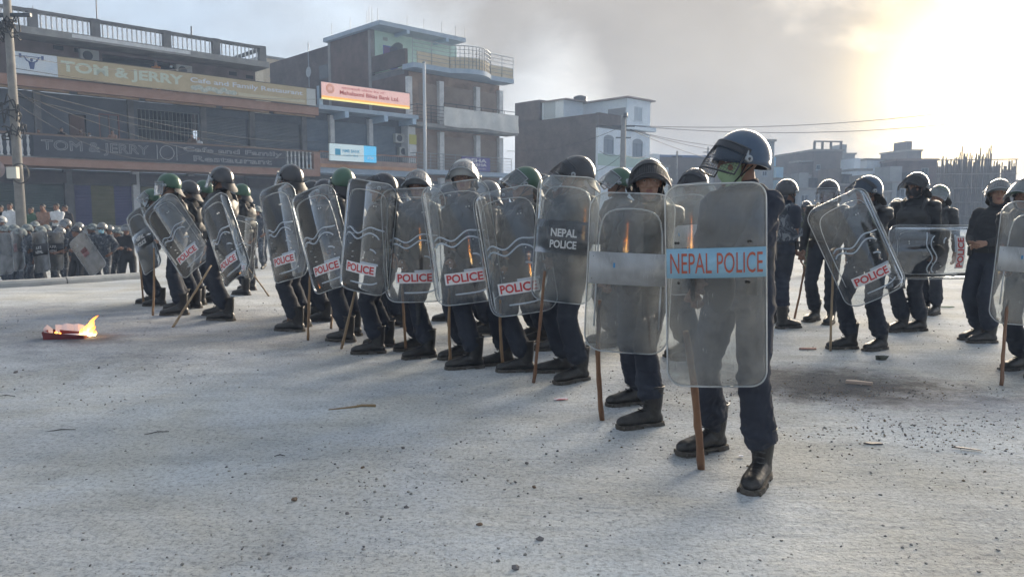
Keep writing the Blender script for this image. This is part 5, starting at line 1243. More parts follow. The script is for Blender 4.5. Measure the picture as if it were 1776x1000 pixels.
def shield_parts(kind):
    """list of (name, mesh, [sub-parts]) made once per kind"""
    if kind in SH: return SH[kind]
    k = .55 if kind != 'police' else .75; out_ = []
    w_, h, r = {'police': (.60, 1.04, .115), 'smoked': (.50, .98, .10), 'plate': (.52, .99, .11), 'blue': (.475, .99, .075)}.get(kind, (.5, .95, .1))
    sm = {'police': POLY, 'crowd': POLYG, 'crowd_band': POLYG, 'crowd_red': POLYG}.get(kind, POLYF)
    b, rim = sheet_mb(w_, h, r, k, .004)
    out_.append(('sheet', b.mesh('sheet', [sm], True)))
    rb = MB(); rb.tube([Vector(p) + Vector((0,   .002, 0)) for p in rim], .0052, 5, closed=True); out_.append(('rim', rb.mesh('rim', [RIMM], True)))
    def curve(pts, rr, m, name):
        c = MB(); P = []
        for (ax, az), (bx, bz) in zip(pts[:-1], pts[1:]): P += [(ax + (bx - ax) * i / 4, az + (bz - az) * i / 4) for i in range(4)]
        P.append(pts[-1]); A = np.array(P)
        for _ in range(3): A[1:-1] = (A[:-2] + 2 * A[1:-1] + A[2:]) / 4
        c.tube([(x, k * x * x - .001, z) for x, z in A], [(rr, rr * .6)] * len(A), 7); out_.append((name, c.mesh(name, [m], True)))
    def rivets(pts, m, rr=.007):
        for x, z in pts:
            c = MB(); c.ell((x, k * x * x - .002, z), (rr, .004, rr), 0, 8, 5); out_.append(('rivet', c.mesh('rivet', [m], True)))
    def label(txt, wd, ht, cz, m, cx=0.0, off=.0045, rot=0.0, bold=.03):
        c = letters(txt, wd, ht, bold); ca, sa_ = math.cos(rot), math.sin(rot)
        c.v = [(x * ca - z * sa_ + cx, y, x * sa_ + z * ca + cz) for x, y, z in c.v]; on_sheet(c, k, off); out_.append(('lettering', c.mesh('lettering', [m])))
    if kind == 'police':
        curve([(-.225, .045), (-.19, .075), (-.15, .07), (-.06, .012), (.05, .092), (.10, .105), (.16, .09), (.225, .085)], .0075, RIDGE, 'ridge')
        curve([(-.225, -.015), (-.20, .02), (-.15, .022), (-.06, -.040), (.05, .040), (.10, .052), (.16, .03), (.185, .0)], .0075, RIDGE, 'ridge')
        curve([(.10, -.10), (.14, -.105), (.165, -.13)], .008, RIDGE, 'ridge')
        e = .055; pts = [(-w_ / 2 + e, -.30), (-w_ / 2 + e, .34), (-w_ / 2 + e + .07, .44), (w_ / 2 - e - .07, .44), (w_ / 2 - e, .34), (w_ / 2 - e, -.30)]
        curve(pts, .0045, RIMM, 'ridge'); curve([(-.10, -.432), (.14, -.432), (.20, -.40)], .007, RIDGE, 'ridge')
        out_.append(('sticker', strip(.36, .098, -.295, k, .003, cx=.0).mesh('sticker', [STICK_W])))
        out_.append(('sticker', strip(.19, .022, -.236, k, .003, cx=.1).mesh('sticker', [RIDGE])))
        label('POLICE', .325, .074, -.295, STICK_R)
        rivets([(-.12, .02), (.12, .02), (-.15, -.08), (-.11, -.15), (.10, .30), (.125, .30), (-.11, -.2), (.15, -.19)], RIVL, .007)
    elif kind == 'smoked':
        out_.append(('smoked_band', strip(.47, .26, .02, k, .004).mesh('smoked_band', [BAND2], True)))
        label('NEPAL', .21, .062, .055, LETW, off=.007); label('POLICE', .215, .062, -.035, LETW, off=.007)
        curve([(-.19, .18), (-.19, .33), (-.13, .41), (.13, .41), (.19, .33), (.19, .18)], .006, RIMM, 'ridge')
    elif kind == 'plate':
        out_.append(('white_plate', strip(.50, .20, .03, k, .006).mesh('white_plate', [PLATE], True)))
        rivets([(-.22, .10), (-.225, -.04), (.21, .105), (.105, .085), (.21, -.03), (.22, .05), (.1, -.06)], RIV, .008)
        curve([(-.20, -.34), (-.20, .32), (-.12, .40), (.12, .40), (.20, .32), (.20, -.34)], .006, RIMM, 'ridge')
        if True: out_.append(('paint_mark', strip(.012, .03, .05, k, .0085, n=2, cx=-.09).mesh('paint_mark', [mat('mark_blue', (.05, .25, .5), .6)])))
    elif kind == 'blue':
        out_.append(('blue_band', strip(.47, .145, .115, k, .004).mesh('blue_band', [BANDB], True)))
        label('NEPAL POLICE', .435, .100, .115, LETR, off=.0065, bold=.0)
        rivets([(-.19, .215), (-.178, .215), (.15, .215), (.162, .215), (-.18, .02), (.14, .02), (.152, .02)], RIV, .007)
    elif kind == 'crowd_band':
        out_.append(('black_band', strip(.48, .26, .05, k, .004).mesh('black_band', [mat('band_black', (.02, .02, .024), .6)], True))); label('A.P.F.', .2, .07, .10, LETW, off=.007); label('NEPAL', .24, .07, 0, LETW, off=.007)
    elif kind == 'crowd_red':
        out_.append(('red_emblem', strip(.16, .20, .06, k, .004).mesh('red_emblem', [see_through('emblem_faded_red', (.9, .7, .7), (.36, .14, .12), .0, .55, .3, .4)], True)))
    g = MB(); g.ell((.02, .045, .0), (.075, .022, .14), 0, 14, 8); out_.append(('arm_pad', g.mesh('arm_pad', [FOAM], True)))
    g = MB(); g.tube([(-.11, .012, .06), (-.11, .06, .05), (-.11, .06, -.05), (-.11, .012, -.06)], .011, 8); out_.append(('grip', g.mesh('grip', [FOAM], True)))
    g = MB(); g.tube([(.13, .014, .07), (.12, .10, .06), (.06, .12, .05), (.0, .10, .06), (-.02, .014, .07)], [(.003, .02)] * 5, 6); out_.append(('arm_strap', g.mesh('arm_strap', [FOAM], True)))
    SH[kind] = out_; return out_
def make_shield(kind, loc, yaw, roll, tilt, label, group='riot shields', size=1.0):
    r = empty('riot_shield', loc); r.rotation_mode = 'QUATERNION'
    M = Matrix.Rotation(yaw, 3, 'Z') @ Matrix.Rotation(tilt, 3, 'X') @ Matrix.Rotation(-roll, 3, 'Y')
    r.rotation_quaternion = M.to_quaternion(); r.scale = (size,) * 3; tag(r, label, 'shield', group)
    for nme, me in shield_parts(kind): link(nme, me, r)
    return r, M
BAMB = mat('stick_bamboo', (0.30, 0.19, 0.10), .6, col2=(0.20, 0.115, 0.06), scale=9, stretch=(1, 1, .3)); BAMB_D = mat('stick_dark_wood', (0.15, 0.07, 0.035), .55, col2=(0.22, 0.115, 0.06), scale=12, stretch=(1, 1, .25), bump=.2, bscale=50)
BAMB_L = mat('stick_pale_bamboo', (0.36, 0.27, 0.17), .6, col2=(0.27, 0.19, 0.115), scale=10, stretch=(1, 1, .3))
def make_stick(top, bot, label, m, r=.014, seed=0, group='wooden sticks held by the officers'):
    rr_ = np.random.RandomState(seed); top = Vector(top); bot = Vector(bot); n = 12; d = top - bot; side = d.cross(Vector((0, 1, 0))).normalized()
    bend = rr_.normal() * .008; pts, rad = [], []
    for i in range(n + 1):
        t = i / n; p = bot + d * t + side * (bend * math.sin(math.pi * t) + rr_.normal() * .0012); node = 1.0 + (.14 if i % 3 == 1 else 0)
        pts.append(p - bot); rad.append(r * (1.06 - .22 * t) * node)
    b = MB(); b.tube(pts, rad, 9); o = b.build('wooden_stick', m, None, True); o.location = bot; tag(o, label, 'stick', group); return o

# ------------------------------------------------------------------ one officer
SEED = [100]
DARKT = mat('trousers_blue_black', (0.015, 0.019, 0.030), 0.9, col2=(0.027, 0.032, 0.046), scale=4, bump=0.25, bscale=220)
def officer(label, feet, top, yaw, helmet='black', visor=None, vang=0, head=0, hpitch=0, mask=None, shirt=None, trousers=None, vest=None, neck=True, shield=None, stick=None, variant=0, skin=None,
            short=False, foot_yaw=(0, 0), group='police officers standing in line', glasses=False, vox=.013, twist=0, left=None, right=None, shin=False, strap=True, name='person', blouse=.07, bulk=None, hmax=1.09, depth=None, badge=False, neck_scale=1.0):
    SEED[0] += 3; yaw = R(yaw); rv = np.random.RandomState(SEED[0]); head += rv.normal() * 4; foot_yaw = (foot_yaw[0] + rv.normal() * 8, foot_yaw[1] + rv.normal() * 8)
    g = [on_ground(*f) for f in feet] if depth is None else None
    base = (g[0] + g[1]) / 2; Y = base.y; tp = at(top[0], top[1], Y)
    sc_ = max(.9, min(hmax, (tp.z - base.z) / 1.775)); Rz = Matrix.Rotation(yaw, 3, 'Z'); inv = Rz.inverted()
    def loc(p): return inv @ (Vector(p) - base) / sc_
    lf = [loc(q_) for q_ in g]
    ln = loc((tp.x, tp.y, base.z)); ln.z = 0
    ln = Vector((ln.x, ln.y, 0)) / 1.15
    if ln.length > .24: ln *= .24 / ln.length
    root = tag(empty(name, base, yaw, sc_), label, 'person', group)
    fy = [R(q_) for q_ in foot_yaw]
    lh = rh = None; sobj = None
    if shield:
        s = shield; Ys = Y - s.get('d', .34); c = at(s['c'][0], s['c'][1], Ys)
        sobj, M = make_shield(s['k'], c, R(s.get('yaw', -12)), R(s.get('roll', 0)), R(s.get('tilt', 0)), s['label'], size=s.get('size', 1.0), group=s.get('g', 'riot shields'))
        hp = c + M @ Vector((-.11, .07, 0)) * s.get('size', 1.0); lh = (loc(hp), inv @ (M @ Vector((0, 0, 1))), True)
    if stick:
        bt = on_ground(*stick['b']); tpp = at(stick['t'][0], stick['t'][1], Y - stick.get('d', .22)); make_stick(tpp, bt, stick['label'], stick.get('m', BAMB), stick.get('r', .013), SEED[0])
        gp = tpp.lerp(bt, .10); rh = (loc(gp), inv @ (tpp - bt).normalized(), True)
    if left is not None: lh = left if len(left) == 3 and isinstance(left[2], bool) else (Vector(left), Vector((0, 0, 1)), False)
    if right is not None: rh = right if len(right) == 3 and isinstance(right[2], bool) else (Vector(right), Vector((0, 0, 1)), False)
    mats = [shirt or (BLACKU if vest is ARMOUR else NAVY), trousers or (DARKT if vest is ARMOUR else NAVY_T), skin or SKIN, LIPS, HAIR, EYEW, IRIS]
    me, MH, J, tz, tw = body_mesh([(lf[0].x, lf[0].y, fy[0]), (lf[1].x, lf[1].y, fy[1])], (ln.x, ln.y), R(head), R(hpitch), lh, rh, mats, SEED[0], vox=vox / 1.0, variant=variant, short=short, tw=R(twist) + rv.normal() * .10, bulk=bulk or (1.02 + .05 * rv.normal()), elbow=((.30, .5, -.8) if shield else None, None), blouse=blouse)
    link('body', me, root)
    for q_, a in zip(lf, fy):
        o = link('boot', BOOT_ME, root); o.location = (q_.x, q_.y, 0); o.rotation_euler = (0, 0, a); o.scale = (1.1, 1.1, 1.06); s_ = link('sole', SOLE_ME, o)
    link('belt', belt_mesh(J), root)
    if vest: link('vest', vest_mesh(J, vest, vest is ARMOUR, SEED[0]), root)
    if shin:
        for q_, a in zip(lf, fy):
            b = MB(); rg = []
            for z, w_ in ((.24, .05), (.34, .062), (.46, .066), (.52, .07), (.60, .05)):
                kx = (hipx := 0); rg.append([(w_ * 1.12 * math.cos(t), -.075 - .042 * math.sin(t) * (1 if 0 < t < math.pi else .2), z) for t in [2 * math.pi * i / 12 for i in range(12)]])
            b.rings(rg); o = b.build('shin_guard', ARMOUR, root, True); o.location = (q_.x * .92 + ln.x * .05, q_.y * .92 + .01, 0); o.rotation_euler = (0, 0, a)
    he = link('helmet', HELM[helmet], root) if helmet else None
    if he:
        he.matrix_local = MH @ Matrix.Translation((0, .004, 0)) @ Matrix.Rotation(R(4), 4, 'X')
        if neck: o = link('neck_guard', NECK_ME, he); o.scale = (1, 1, neck_scale)
        for s_ in (-1, 1): link('visor_pivot', KNOB[s_], he)
        if visor:
            for nme, me2 in VISORS[visor]: o = link(nme, me2, he); piv = Vector((0, -.012, .012)); o.matrix_local = Matrix.Translation(piv) @ Matrix.Rotation(-R(vang), 4, 'X') @ Matrix.Translation(-piv)
        if badge:
            b = MB(); b.prism([(-.006, 0), (.006, 0), (.010, .02), (.002, .045), (-.008, .02)], 0, .004); o = b.build('badge', STEEL, he); o.matrix_local = Matrix.Translation((.131, -.01, .03)) @ Matrix.Rotation(R(80), 4, 'Z') @ Matrix.Rotation(R(72), 4, 'X')
        if strap: o = link('chin_strap', STRAP_ME, root); o.matrix_local = MH
    if mask: o = link('face_mask', MASK_ME[mask], root); o.matrix_local = MH
    if glasses: o = link('spectacles', GLASS_ME, root); o.matrix_local = MH
    return root
# ================================================================== the line of officers
def S(k, c, label, **kw): return dict(k=k, c=c, label=label, **kw)
def T(t, b, label, **kw): return dict(t=t, b=b, label=label, **kw)
# nearest first
officer('nearest officer in blue helmet with lowered wire visor and green face mask', ((1318, 834), (1232, 780)), (1286, 225), -50, 'blue', 'grille', 36, head=-30, hpitch=3, trousers=NAVY_T, mask='green', vest=mat('vest_navy_black', (0.016, 0.019, 0.028), .85, col2=(.026, .03, .04), scale=6),
        shield=S('blue', (1243, 497), 'scratched riot shield with sky blue band and red lettering', yaw=-10, roll=2, tilt=0, d=.44, size=.975), stick=T((1190, 575), (1216, 812), 'stout brown stick under the blue-banded shield', m=BAMB_D, r=.019, d=.36), foot_yaw=(20, -18), neck=False, vox=.010, blouse=.03, bulk=1.12, badge=True, variant=0, short=False)
officer('second-nearest officer with raised mesh visor peering over the white-plated shield', ((1124, 738), (1100, 700)), (1128, 274), -42, 'black', 'grille', 54, head=26, hpitch=-2, vest=ARMOUR, trousers=NAVY_T, skin=SKIN_L,
        shield=S('plate', (1090, 475), 'scratched riot shield with riveted white plastic plate', yaw=-12, roll=-2, tilt=0, d=.38), stick=T((1040, 520), (1044, 728), 'brown stick under the white-plated shield', m=BAMB_D, r=.016, d=.32), foot_yaw=(-20, -32), blouse=.05, vox=.011, variant=1)
officer('officer in black helmet turned away behind the smoked shield lettered in white', ((1002, 660), (975, 645)), (1000, 269), -70, 'black', 'grille', 50, head=-25, vest=ARMOUR,
        shield=S('smoked', (977, 416), 'frosted riot shield with smoked band and two lines of white lettering', yaw=-20, roll=-4, tilt=0, d=.36), stick=T((945, 470), (926, 663), 'brown stick slanting under the smoked shield', m=BAMB_D, d=.3), foot_yaw=(-5, -10), variant=2)
officer('officer in bright green helmet with raised wire grid visor', ((906, 644), (872, 632)), (912, 288), -74, 'green', 'grid', 52, head=-12, vest=ARMOUR, skin=SKIN_L,
        shield=S('police', (888, 437), 'clear police shield in front of the green-helmeted officer right of centre', yaw=-18, roll=10, tilt=0, d=.36), stick=T((868, 520), (873, 640), 'stick under the clear shield of the right green-helmeted officer', d=.3), foot_yaw=(0, -8), variant=1)
officer('officer in silver helmet wearing spectacles', ((818, 638), (800, 620)), (806, 275), -48, 'white', 'grid', 64, head=42, hpitch=0, glasses=True, vest=ARMOUR, skin=SKIN_L,
        shield=S('police', (797, 422), 'clear police shield held by the officer with spectacles', yaw=-10, roll=8, tilt=0, d=.36), stick=T((779, 500), (781, 635), 'stick under the spectacled officer\'s shield', d=.3), foot_yaw=(-18, -25), variant=0)
officer('officer with raised clear visor looking straight at the camera', ((738, 620), (722, 606)), (726, 293), -45, 'grey', 'grid', 62, head=44, vest=ARMOUR, skin=SKIN_L, shin=True,
        shield=S('police', (716, 426), 'upright clear police shield of the officer staring at the camera', yaw=-6, roll=2, tilt=0, d=.36), stick=T((697, 490), (704, 608), 'stick under the upright shield of the staring officer', d=.3), foot_yaw=(-25, -28), variant=2)
officer('officer in black helmet with flipped-up dark visor beside the staring officer', ((650, 612), (668, 600)), (664, 299), -80, 'black', 'grille', 62, head=-5, vest=ARMOUR,
        shield=S('police', (628, 411), 'clear police shield leaning right with reflections', yaw=-30, roll=-8, tilt=0, d=.46), stick=T((622, 480), (592, 604), 'pale stick slanting left under the right-leaning shield', m=BAMB_L, d=.2), foot_yaw=(5, -5), variant=0)
officer('officer in green helmet seen from behind at left of centre', ((600, 592), (614, 580)), (596, 290), -118, 'green', 'clear', 10, head=-35, vest=ARMOUR,
        shield=S('police', (552, 416), 'clear police shield tilted left beside the right-leaning one', yaw=-28, roll=17, tilt=0, d=.5), stick=T((538, 470), (534, 590), 'stick standing below the left-tilted shield', d=.1), foot_yaw=(10, 0), variant=1)
officer('officer in dark helmet with neck guard behind the fire-streaked shield', ((512, 574), (524, 566)), (503, 284), -105, 'black', 'clear', 20, head=-10, vest=ARMOUR,
        shield=S('police', (482, 405), 'clear police shield streaked with orange fire reflections', yaw=-34, roll=13, tilt=0, d=.5), stick=T((503, 480), (499, 566), 'dark stick beside the legs of the dark-helmeted officer', m=BAMB_D, d=.1), foot_yaw=(5, 0), variant=2)
officer('armoured officer in black helmet with a long slanting stick', ((392, 556), (380, 548)), (384, 288), -95, 'black', 'clear', 22, head=-15, vest=ARMOUR,
        shield=S('police', (381, 416), 'narrow clear police shield tilted left before the armoured officer', yaw=-36, roll=27, tilt=0, d=.52), stick=T((366, 460), (299, 568), 'long stick slanting to the ground at left', m=BAMB_L, d=.3), foot_yaw=(5, -5), variant=0)
officer('officer in green helmet with lowered clear visor at far left', ((312, 546), (316, 536)), (291, 300), -62, 'green', 'clear', 4, head=-10, vest=ARMOUR, skin=SKIN_L,
        shield=S('police', (302, 409), 'clear police shield tilted far left with orange reflections', yaw=-14, roll=36, tilt=0, d=.36, size=.98), stick=T((267, 430), (265, 547), 'upright stick at far left below the tilted shield', d=.3), foot_yaw=(-10, -14), variant=1)
officer('leftmost officer of the line in green helmet and white mask', ((276, 530), (262, 526)), (262, 327), -72, 'green', 'clear', 46, head=-6, mask='white', vest=ARMOUR,
        shield=S('smoked', (245, 418), 'dark shield with white lettering behind the leftmost tilted shield', yaw=-30, roll=24, tilt=0, d=.4, size=.9), stick=T((240, 430), (249, 528), 'leftmost stick on the road', d=.15), foot_yaw=(0, -8), variant=0, hmax=1.02)
# second row, partly hidden
officer('officer in dark helmet half hidden behind the green-helmeted pair at left', ((338, 534), (346, 528)), (326, 312), -100, 'black', None, head=0, vest=ARMOUR, variant=2)
officer('officer with glinting visor half hidden left of the armoured officer', ((376, 524), (368, 520)), (352, 312), -80, 'green', 'clear', 40, head=0, vest=ARMOUR, variant=0)
officer('officer with raised boot half hidden behind the armoured officer', ((424, 512), (434, 503)), (418, 318), -110, 'green', None, head=0, vest=ARMOUR, variant=1,
        shield=S('police', (414, 430), 'clear shield half hidden behind the armoured officer', yaw=-30, roll=-10, tilt=0, d=.4), stick=T((428, 462), (467, 514), 'pale stick slanting right behind the armoured officer', m=BAMB_L, d=.1))
officer('officer hidden behind the left-tilted shield with only trousers showing', ((562, 558), (574, 552)), (562, 310), -95, 'black', None, head=0, vest=ARMOUR, variant=1, stick=T((582, 480), (574, 570), 'stick between two pairs of legs left of centre', d=.1))
officer('officer in dark helmet hidden between the flipped visor and the staring officer', ((690, 566), (676, 560)), (690, 306), -85, 'black', 'clear', 40, head=0, vest=ARMOUR, variant=2, stick=T((644, 495), (633, 555), 'dark stick leaning behind the second row of legs', m=BAMB_D, d=.1))
officer('officer in dark helmet hidden behind the spectacled officer', ((800, 552), (780, 556)), (778, 318), -85, 'black', None, head=0, vest=ARMOUR, variant=0, stick=T((850, 500), (850, 578), 'grey stick standing behind the second row at centre', m=BAMB_L, d=.1))
officer('officer in dark round helmet low behind the green helmet', ((866, 566), (880, 560)), (874, 316), -85, 'black', None, head=0, vest=ARMOUR, variant=1)
officer('officer in dark helmet partly behind the smoked shield', ((965, 606), (984, 600)), (978, 292), -80, 'black', 'clear', 45, head=0, vest=ARMOUR, variant=2)
officer('officer in green helmet with raised clear visor seen in profile', ((1072, 600), (1056, 594)), (1074, 290), -80, 'green', 'clear', 50, head=-6, vest=ARMOUR, skin=SKIN_L, variant=1)
officer('officer with mesh visor low between the two nearest officers', ((1200, 622), (1184, 615)), (1206, 291), -60, 'black', 'grille', 44, head=15, vest=ARMOUR, variant=0,
        shield=S('plate', (1196, 415), 'pale shield edge showing between the two nearest shields', yaw=-12, roll=5, tilt=0, d=.3))
officer('officer in dark helmet squeezed behind the green helmet right of centre', ((940, 592), (924, 586)), (938, 300), -75, 'black', 'clear', 48, head=5, vest=ARMOUR, variant=1)
officer('officer in grey helmet showing between the spectacled officer and the green helmet', ((846, 580), (836, 574)), (846, 312), -80, 'grey', 'clear', 44, head=0, vest=ARMOUR, variant=2)
officer('officer in black helmet behind the left-tilted shield, left of the green helmet', ((548, 548), (536, 544)), (540, 312), -85, 'black', 'clear', 30, head=0, vest=ARMOUR, variant=0)
# ------------------------------------------------------------------ right-hand group
RG = 'officers standing about on the right'
officer('officer in camouflage vest with bare forearm seen from behind', ((1360, 569), (1342, 560)), (1366, 310), 108, 'black', None, head=10, vest=CAMO, shirt=NAVY, short=True, group=RG, variant=0, stick=T((1396, 462), (1378, 552), 'brown stick between two officers at right', m=BAMB_D, d=.0), foot_yaw=(0, 0))
officer('officer with lowered dark visor standing with feet apart', ((1440, 560), (1412, 556)), (1437, 311), -35, 'black', 'clear', 6, head=-8, group=RG, vest=ARMOUR, variant=2)
officer('officer in blue helmet holding the tilted clear shield at right', ((1525, 606), (1470, 604)), (1505, 304), -55, 'blue', 'grille', 52, head=-25, group=RG, vest=ARMOUR, variant=1,
        shield=S('police', (1490, 430), 'clear police shield tilted left in the right-hand group', yaw=-5, roll=26, tilt=0, d=.36), stick=T((1446, 430), (1440, 608), 'thin pale stick beside the right-hand tilted shield', m=BAMB_L, r=.011, d=.3), foot_yaw=(0, -25))
officer('officer in dark helmet and black mask with a shield turned sideways', ((1592, 573), (1562, 574)), (1590, 298), -40, 'black', 'grille', 56, head=-20, mask='black', group=RG, vest=ARMOUR, variant=0,
        shield=S('police', (1622, 438), 'clear police shield turned sideways with upright lettering', yaw=4, roll=90, tilt=0, d=.34), foot_yaw=(-20, -30))
officer('officer in green helmet standing behind the sideways shield', ((1622, 545), (1604, 543)), (1630, 320), -60, 'green', 'clear', 45, head=0, group=RG, vest=ARMOUR, variant=2)
officer('officer in grey helmet with hands folded at the waist', ((1712, 594), (1694, 588)), (1736, 309), -55, 'grey', 'grid', 52, head=18, hpitch=-6, group=RG, shirt=BLACKU, skin=SKIN_L, variant=1, left=(.06, -.22, 1.08), right=(-.06, -.23, 1.06), foot_yaw=(-20, -15))
officer('officer cut off by the right edge behind a pale plated shield', ((1790, 650), (1768, 640)), (1782, 306), -50, 'green', 'clear', 50, head=-10, group=RG, vest=ARMOUR, variant=0,
        shield=S('plate', (1792, 458), 'pale plated shield at the right edge catching the low sun', yaw=-8, roll=-3, tilt=0, d=.36), stick=T((1748, 520), (1737, 668), 'stick under the shield at the right edge', m=BAMB_D, d=.3))
officer('distant soldier in helmet between the visor officer and the camouflage vest', ((1396, 478), (1404, 478)), (1399, 348), -20, 'black', None, head=0, group=RG, shirt=CAMO_G, trousers=CAMO_G, vest=CAMO_G, variant=1, hmax=1.15)
officer('distant officer in dark helmet left of the sideways shield', ((1552, 500), (1562, 500)), (1556, 344), -60, 'black', 'clear', 20, head=0, group=RG, vest=ARMOUR, variant=2, hmax=1.1)
# ================================================================== armed police waiting by the shops, onlookers
CROWD = {}
def crowd_body(kind):
    if kind not in CROWD:
        k = len(CROWD); sp = dict(
            stand=dict(lh=None, rh=None), hold=dict(lh=(Vector((.10, -.34, 1.15)), Vector((0, 0, 1)), True), rh=(Vector((-.14, -.30, 1.1)), Vector((0, 0, 1)), True)),
            hips=dict(lh=(Vector((.24, -.06, 1.0)), Vector((0, 0, 1)), False), rh=(Vector((-.24, -.06, 1.0)), Vector((0, 0, 1)), False)),
            rest=dict(lh=(Vector((.16, -.36, 1.10)), Vector((0, 0, 1)), False), rh=(Vector((-.12, -.34, 1.12)), Vector((0, 0, 1)), False)),
            fold=dict(lh=(Vector((-.06, -.22, 1.16)), Vector((0, 0, 1)), False), rh=(Vector((.06, -.24, 1.14)), Vector((0, 0, 1)), False)))[kind.split('_')[0]]
        CROWD[kind] = (body_mesh([(.11, 0, .2), (-.11, .02, -.2)], (0, -.02), 0.1 * (k % 3 - 1), 0.05, sp['lh'], sp['rh'], [CAMO, CAMO, SKIN, LIPS, HAIR, EYEW, IRIS], 900 + k, vox=.02, variant=k, hair=True, boots=False, short='s' in kind.split('_')[1:]), k)
    return CROWD[kind][0]
def extra(label, px, py, Y, yaw, kind='stand', helmet='camo', visor=None, vang=40, mats=None, mask=None, z=None, group='camouflaged police crowded by the shops', top=1.775, base=None, sc_=None, cat='person'):
    p = at(px, py, Y) if base is None else Vector(base); zb = gz(p.x, Y) if z is None else z
    me, MH, J, tz, tw = crowd_body(kind)
    s = sc_ or max(.84, min(1.08, (at(px, py, Y).z - zb) / top))
    r = tag(empty('person', (p.x, p.y, zb), R(yaw), s), label, cat, group)
    if mats:
        me = me.copy()
        for i, m_ in enumerate(mats): me.materials[i] = m_
    link('body', me, r)
    if helmet:
        he = link('helmet', HELM[helmet], r); he.matrix_local = MH @ Matrix.Translation((0, .004, 0))
        if visor:
            for nme, m2 in VISORS[visor]: o = link(nme, m2, he); piv = Vector((0, -.012, .012)); o.matrix_local = Matrix.Translation(piv) @ Matrix.Rotation(-R(vang), 4, 'X') @ Matrix.Translation(-piv)
    if mask: o = link('face_mask', MASK_ME[mask], r); o.matrix_local = MH
    return r
BK = [BLACKU, BLACKU]; CB = 'camouflaged police crowded by the shops'
def cshield(k, px, py, Y, yaw, roll, label, size=1.0): make_shield(k, at(px, py, Y), R(yaw), R(roll), R(-4), label, 'shields of the crowd by the shops', size)
extra('camouflaged policeman with silver visor cut by the left edge', 2, 374, 18.6, -30, 'stand', 'white', 'clear', 40)
extra('policeman in camouflage helmet cover leftmost behind the red-marked shield', 9, 390, 17.4, -35, 'hold')
extra('policeman in camouflage helmet cover holding the red-marked shield', 24, 389, 16.9, -40, 'hold')
extra('policeman in camouflage helmet cover behind the first black-banded shield', 47, 388, 17.6, -30, 'stand')
extra('policeman in camouflage helmet holding the larger black-banded shield', 70, 391, 17.0, -35, 'hold')
extra('policeman in camouflage helmet turned right beside the black-banded shields', 80, 389, 17.7, 20, 'hold_s')
extra('policeman with bare forearm and raised clear visor beside the black-banded shield', 104, 393, 17.0, -10, 'rest_s', 'grey', 'clear', 46)
extra('taller policeman with shining raised visor at the back of the crowd', 114, 379, 18.4, -20, 'stand', 'grey', 'clear', 42)
extra('young policeman in black with dark helmet holding the tilted dusty shield', 132, 391, 16.8, -15, 'hold', 'black', mats=BK)
extra('policeman in pale helmet behind the young policeman in black', 137, 385, 18.0, 10, 'stand', 'grey')
extra('policeman in blue-grey helmet looking left near the yellow shutter', 160, 387, 18.2, -60, 'stand', 'camo')
extra('policeman in camouflage with light blue mask and hands on hips', 177, 385, 17.2, -5, 'hips', 'grey', mask='blue')
extra('policeman half hidden behind the one with the light blue mask', 190, 390, 18.4, 10, 'stand', 'grey')
extra('policeman in patterned helmet cover right of the blue mask', 204, 396, 17.6, -20, 'stand', 'camo')
extra('policeman in black uniform with pale visor at the right end of the crowd', 219, 388, 17.0, 15, 'fold', 'grey', 'clear', 40, mats=BK)
extra('policeman in camouflage partly hidden at the crowd\'s left front', 36, 396, 16.6, -50, 'stand')
extra('policeman in camouflage in the back row near the pole', 60, 383, 18.8, 0, 'stand')
extra('camouflaged policeman left of the fire-streaked shield in the background', 447, 392, 17.5, -10, 'hips', 'camo')
extra('camouflaged policeman behind the fire-streaked shield in the background', 464, 390, 18.2, 20, 'stand', 'grey')
extra('camouflaged policeman behind the armoured officer in the background', 432, 394, 18.8, 0, 'stand', 'camo')
cshield('crowd_red', 27, 434, 16.5, -30, 12, 'dusty shield with faded red mark at the far left', .95)
cshield('crowd_band', 68, 437, 16.6, -20, 8, 'dusty shield with black band and white lettering, left of two', .95)
cshield('crowd_band', 92, 435, 16.8, -8, 0, 'dusty shield with black band and white lettering, right of two', .92)
cshield('crowd_red', 150, 441, 16.3, -10, 38, 'dusty tilted shield with faded red mark beside the light blue mask', .98)
cshield('crowd', 4, 440, 16.3, -15, 5, 'plain dusty shield cut by the left edge', .95)
# onlookers on the footpath
def shirt(n, c): return mat('shirt_' + n, c, .85, vary=.15, scale=8)
WH = shirt('white', (.62, .64, .66)); TAN_ = shirt('tan', (.30, .18, .13)); GRN = shirt('green', (.04, .10, .06)); BLKS = shirt('black', (.02, .02, .025)); ORG_ = shirt('orange', (.55, .22, .05)); STR = shirt('brown', (.12, .08, .06)); TR = mat('trousers_grey', (.05, .05, .06), .9); LTR = mat('trousers_white', (.55, .56, .58), .9)
ON = 'onlookers in front of the shops'; BA = 'onlookers on the restaurant balcony'
extra('onlooker in long white shirt beside the utility pole', 17, 353, 24.5, 10, 'stand', None, mats=[WH, LTR], group=ON, top=1.70)
extra('onlooker in dark clothes at the far left edge', 1, 357, 24.8, 10, 'stand', None, mats=[BLKS, TR], group=ON, top=1.70)
extra('onlooker in green shirt right of the utility pole', 54, 360, 25, 5, 'stand', None, mats=[GRN, TR], group=ON, top=1.70)
extra('onlooker in tan shirt with folded arms', 74, 355, 24.5, 5, 'fold_s', None, mats=[TAN_, TR], group=ON, top=1.70)
extra('onlooker in white T-shirt with folded arms', 98, 354, 24.2, 0, 'fold_s', None, mats=[WH, TR], group=ON, top=1.70)
extra('onlooker in black beside the small yellow notice', 113, 357, 24.8, -10, 'stand', None, mats=[BLKS, TR], group=ON, top=1.70)
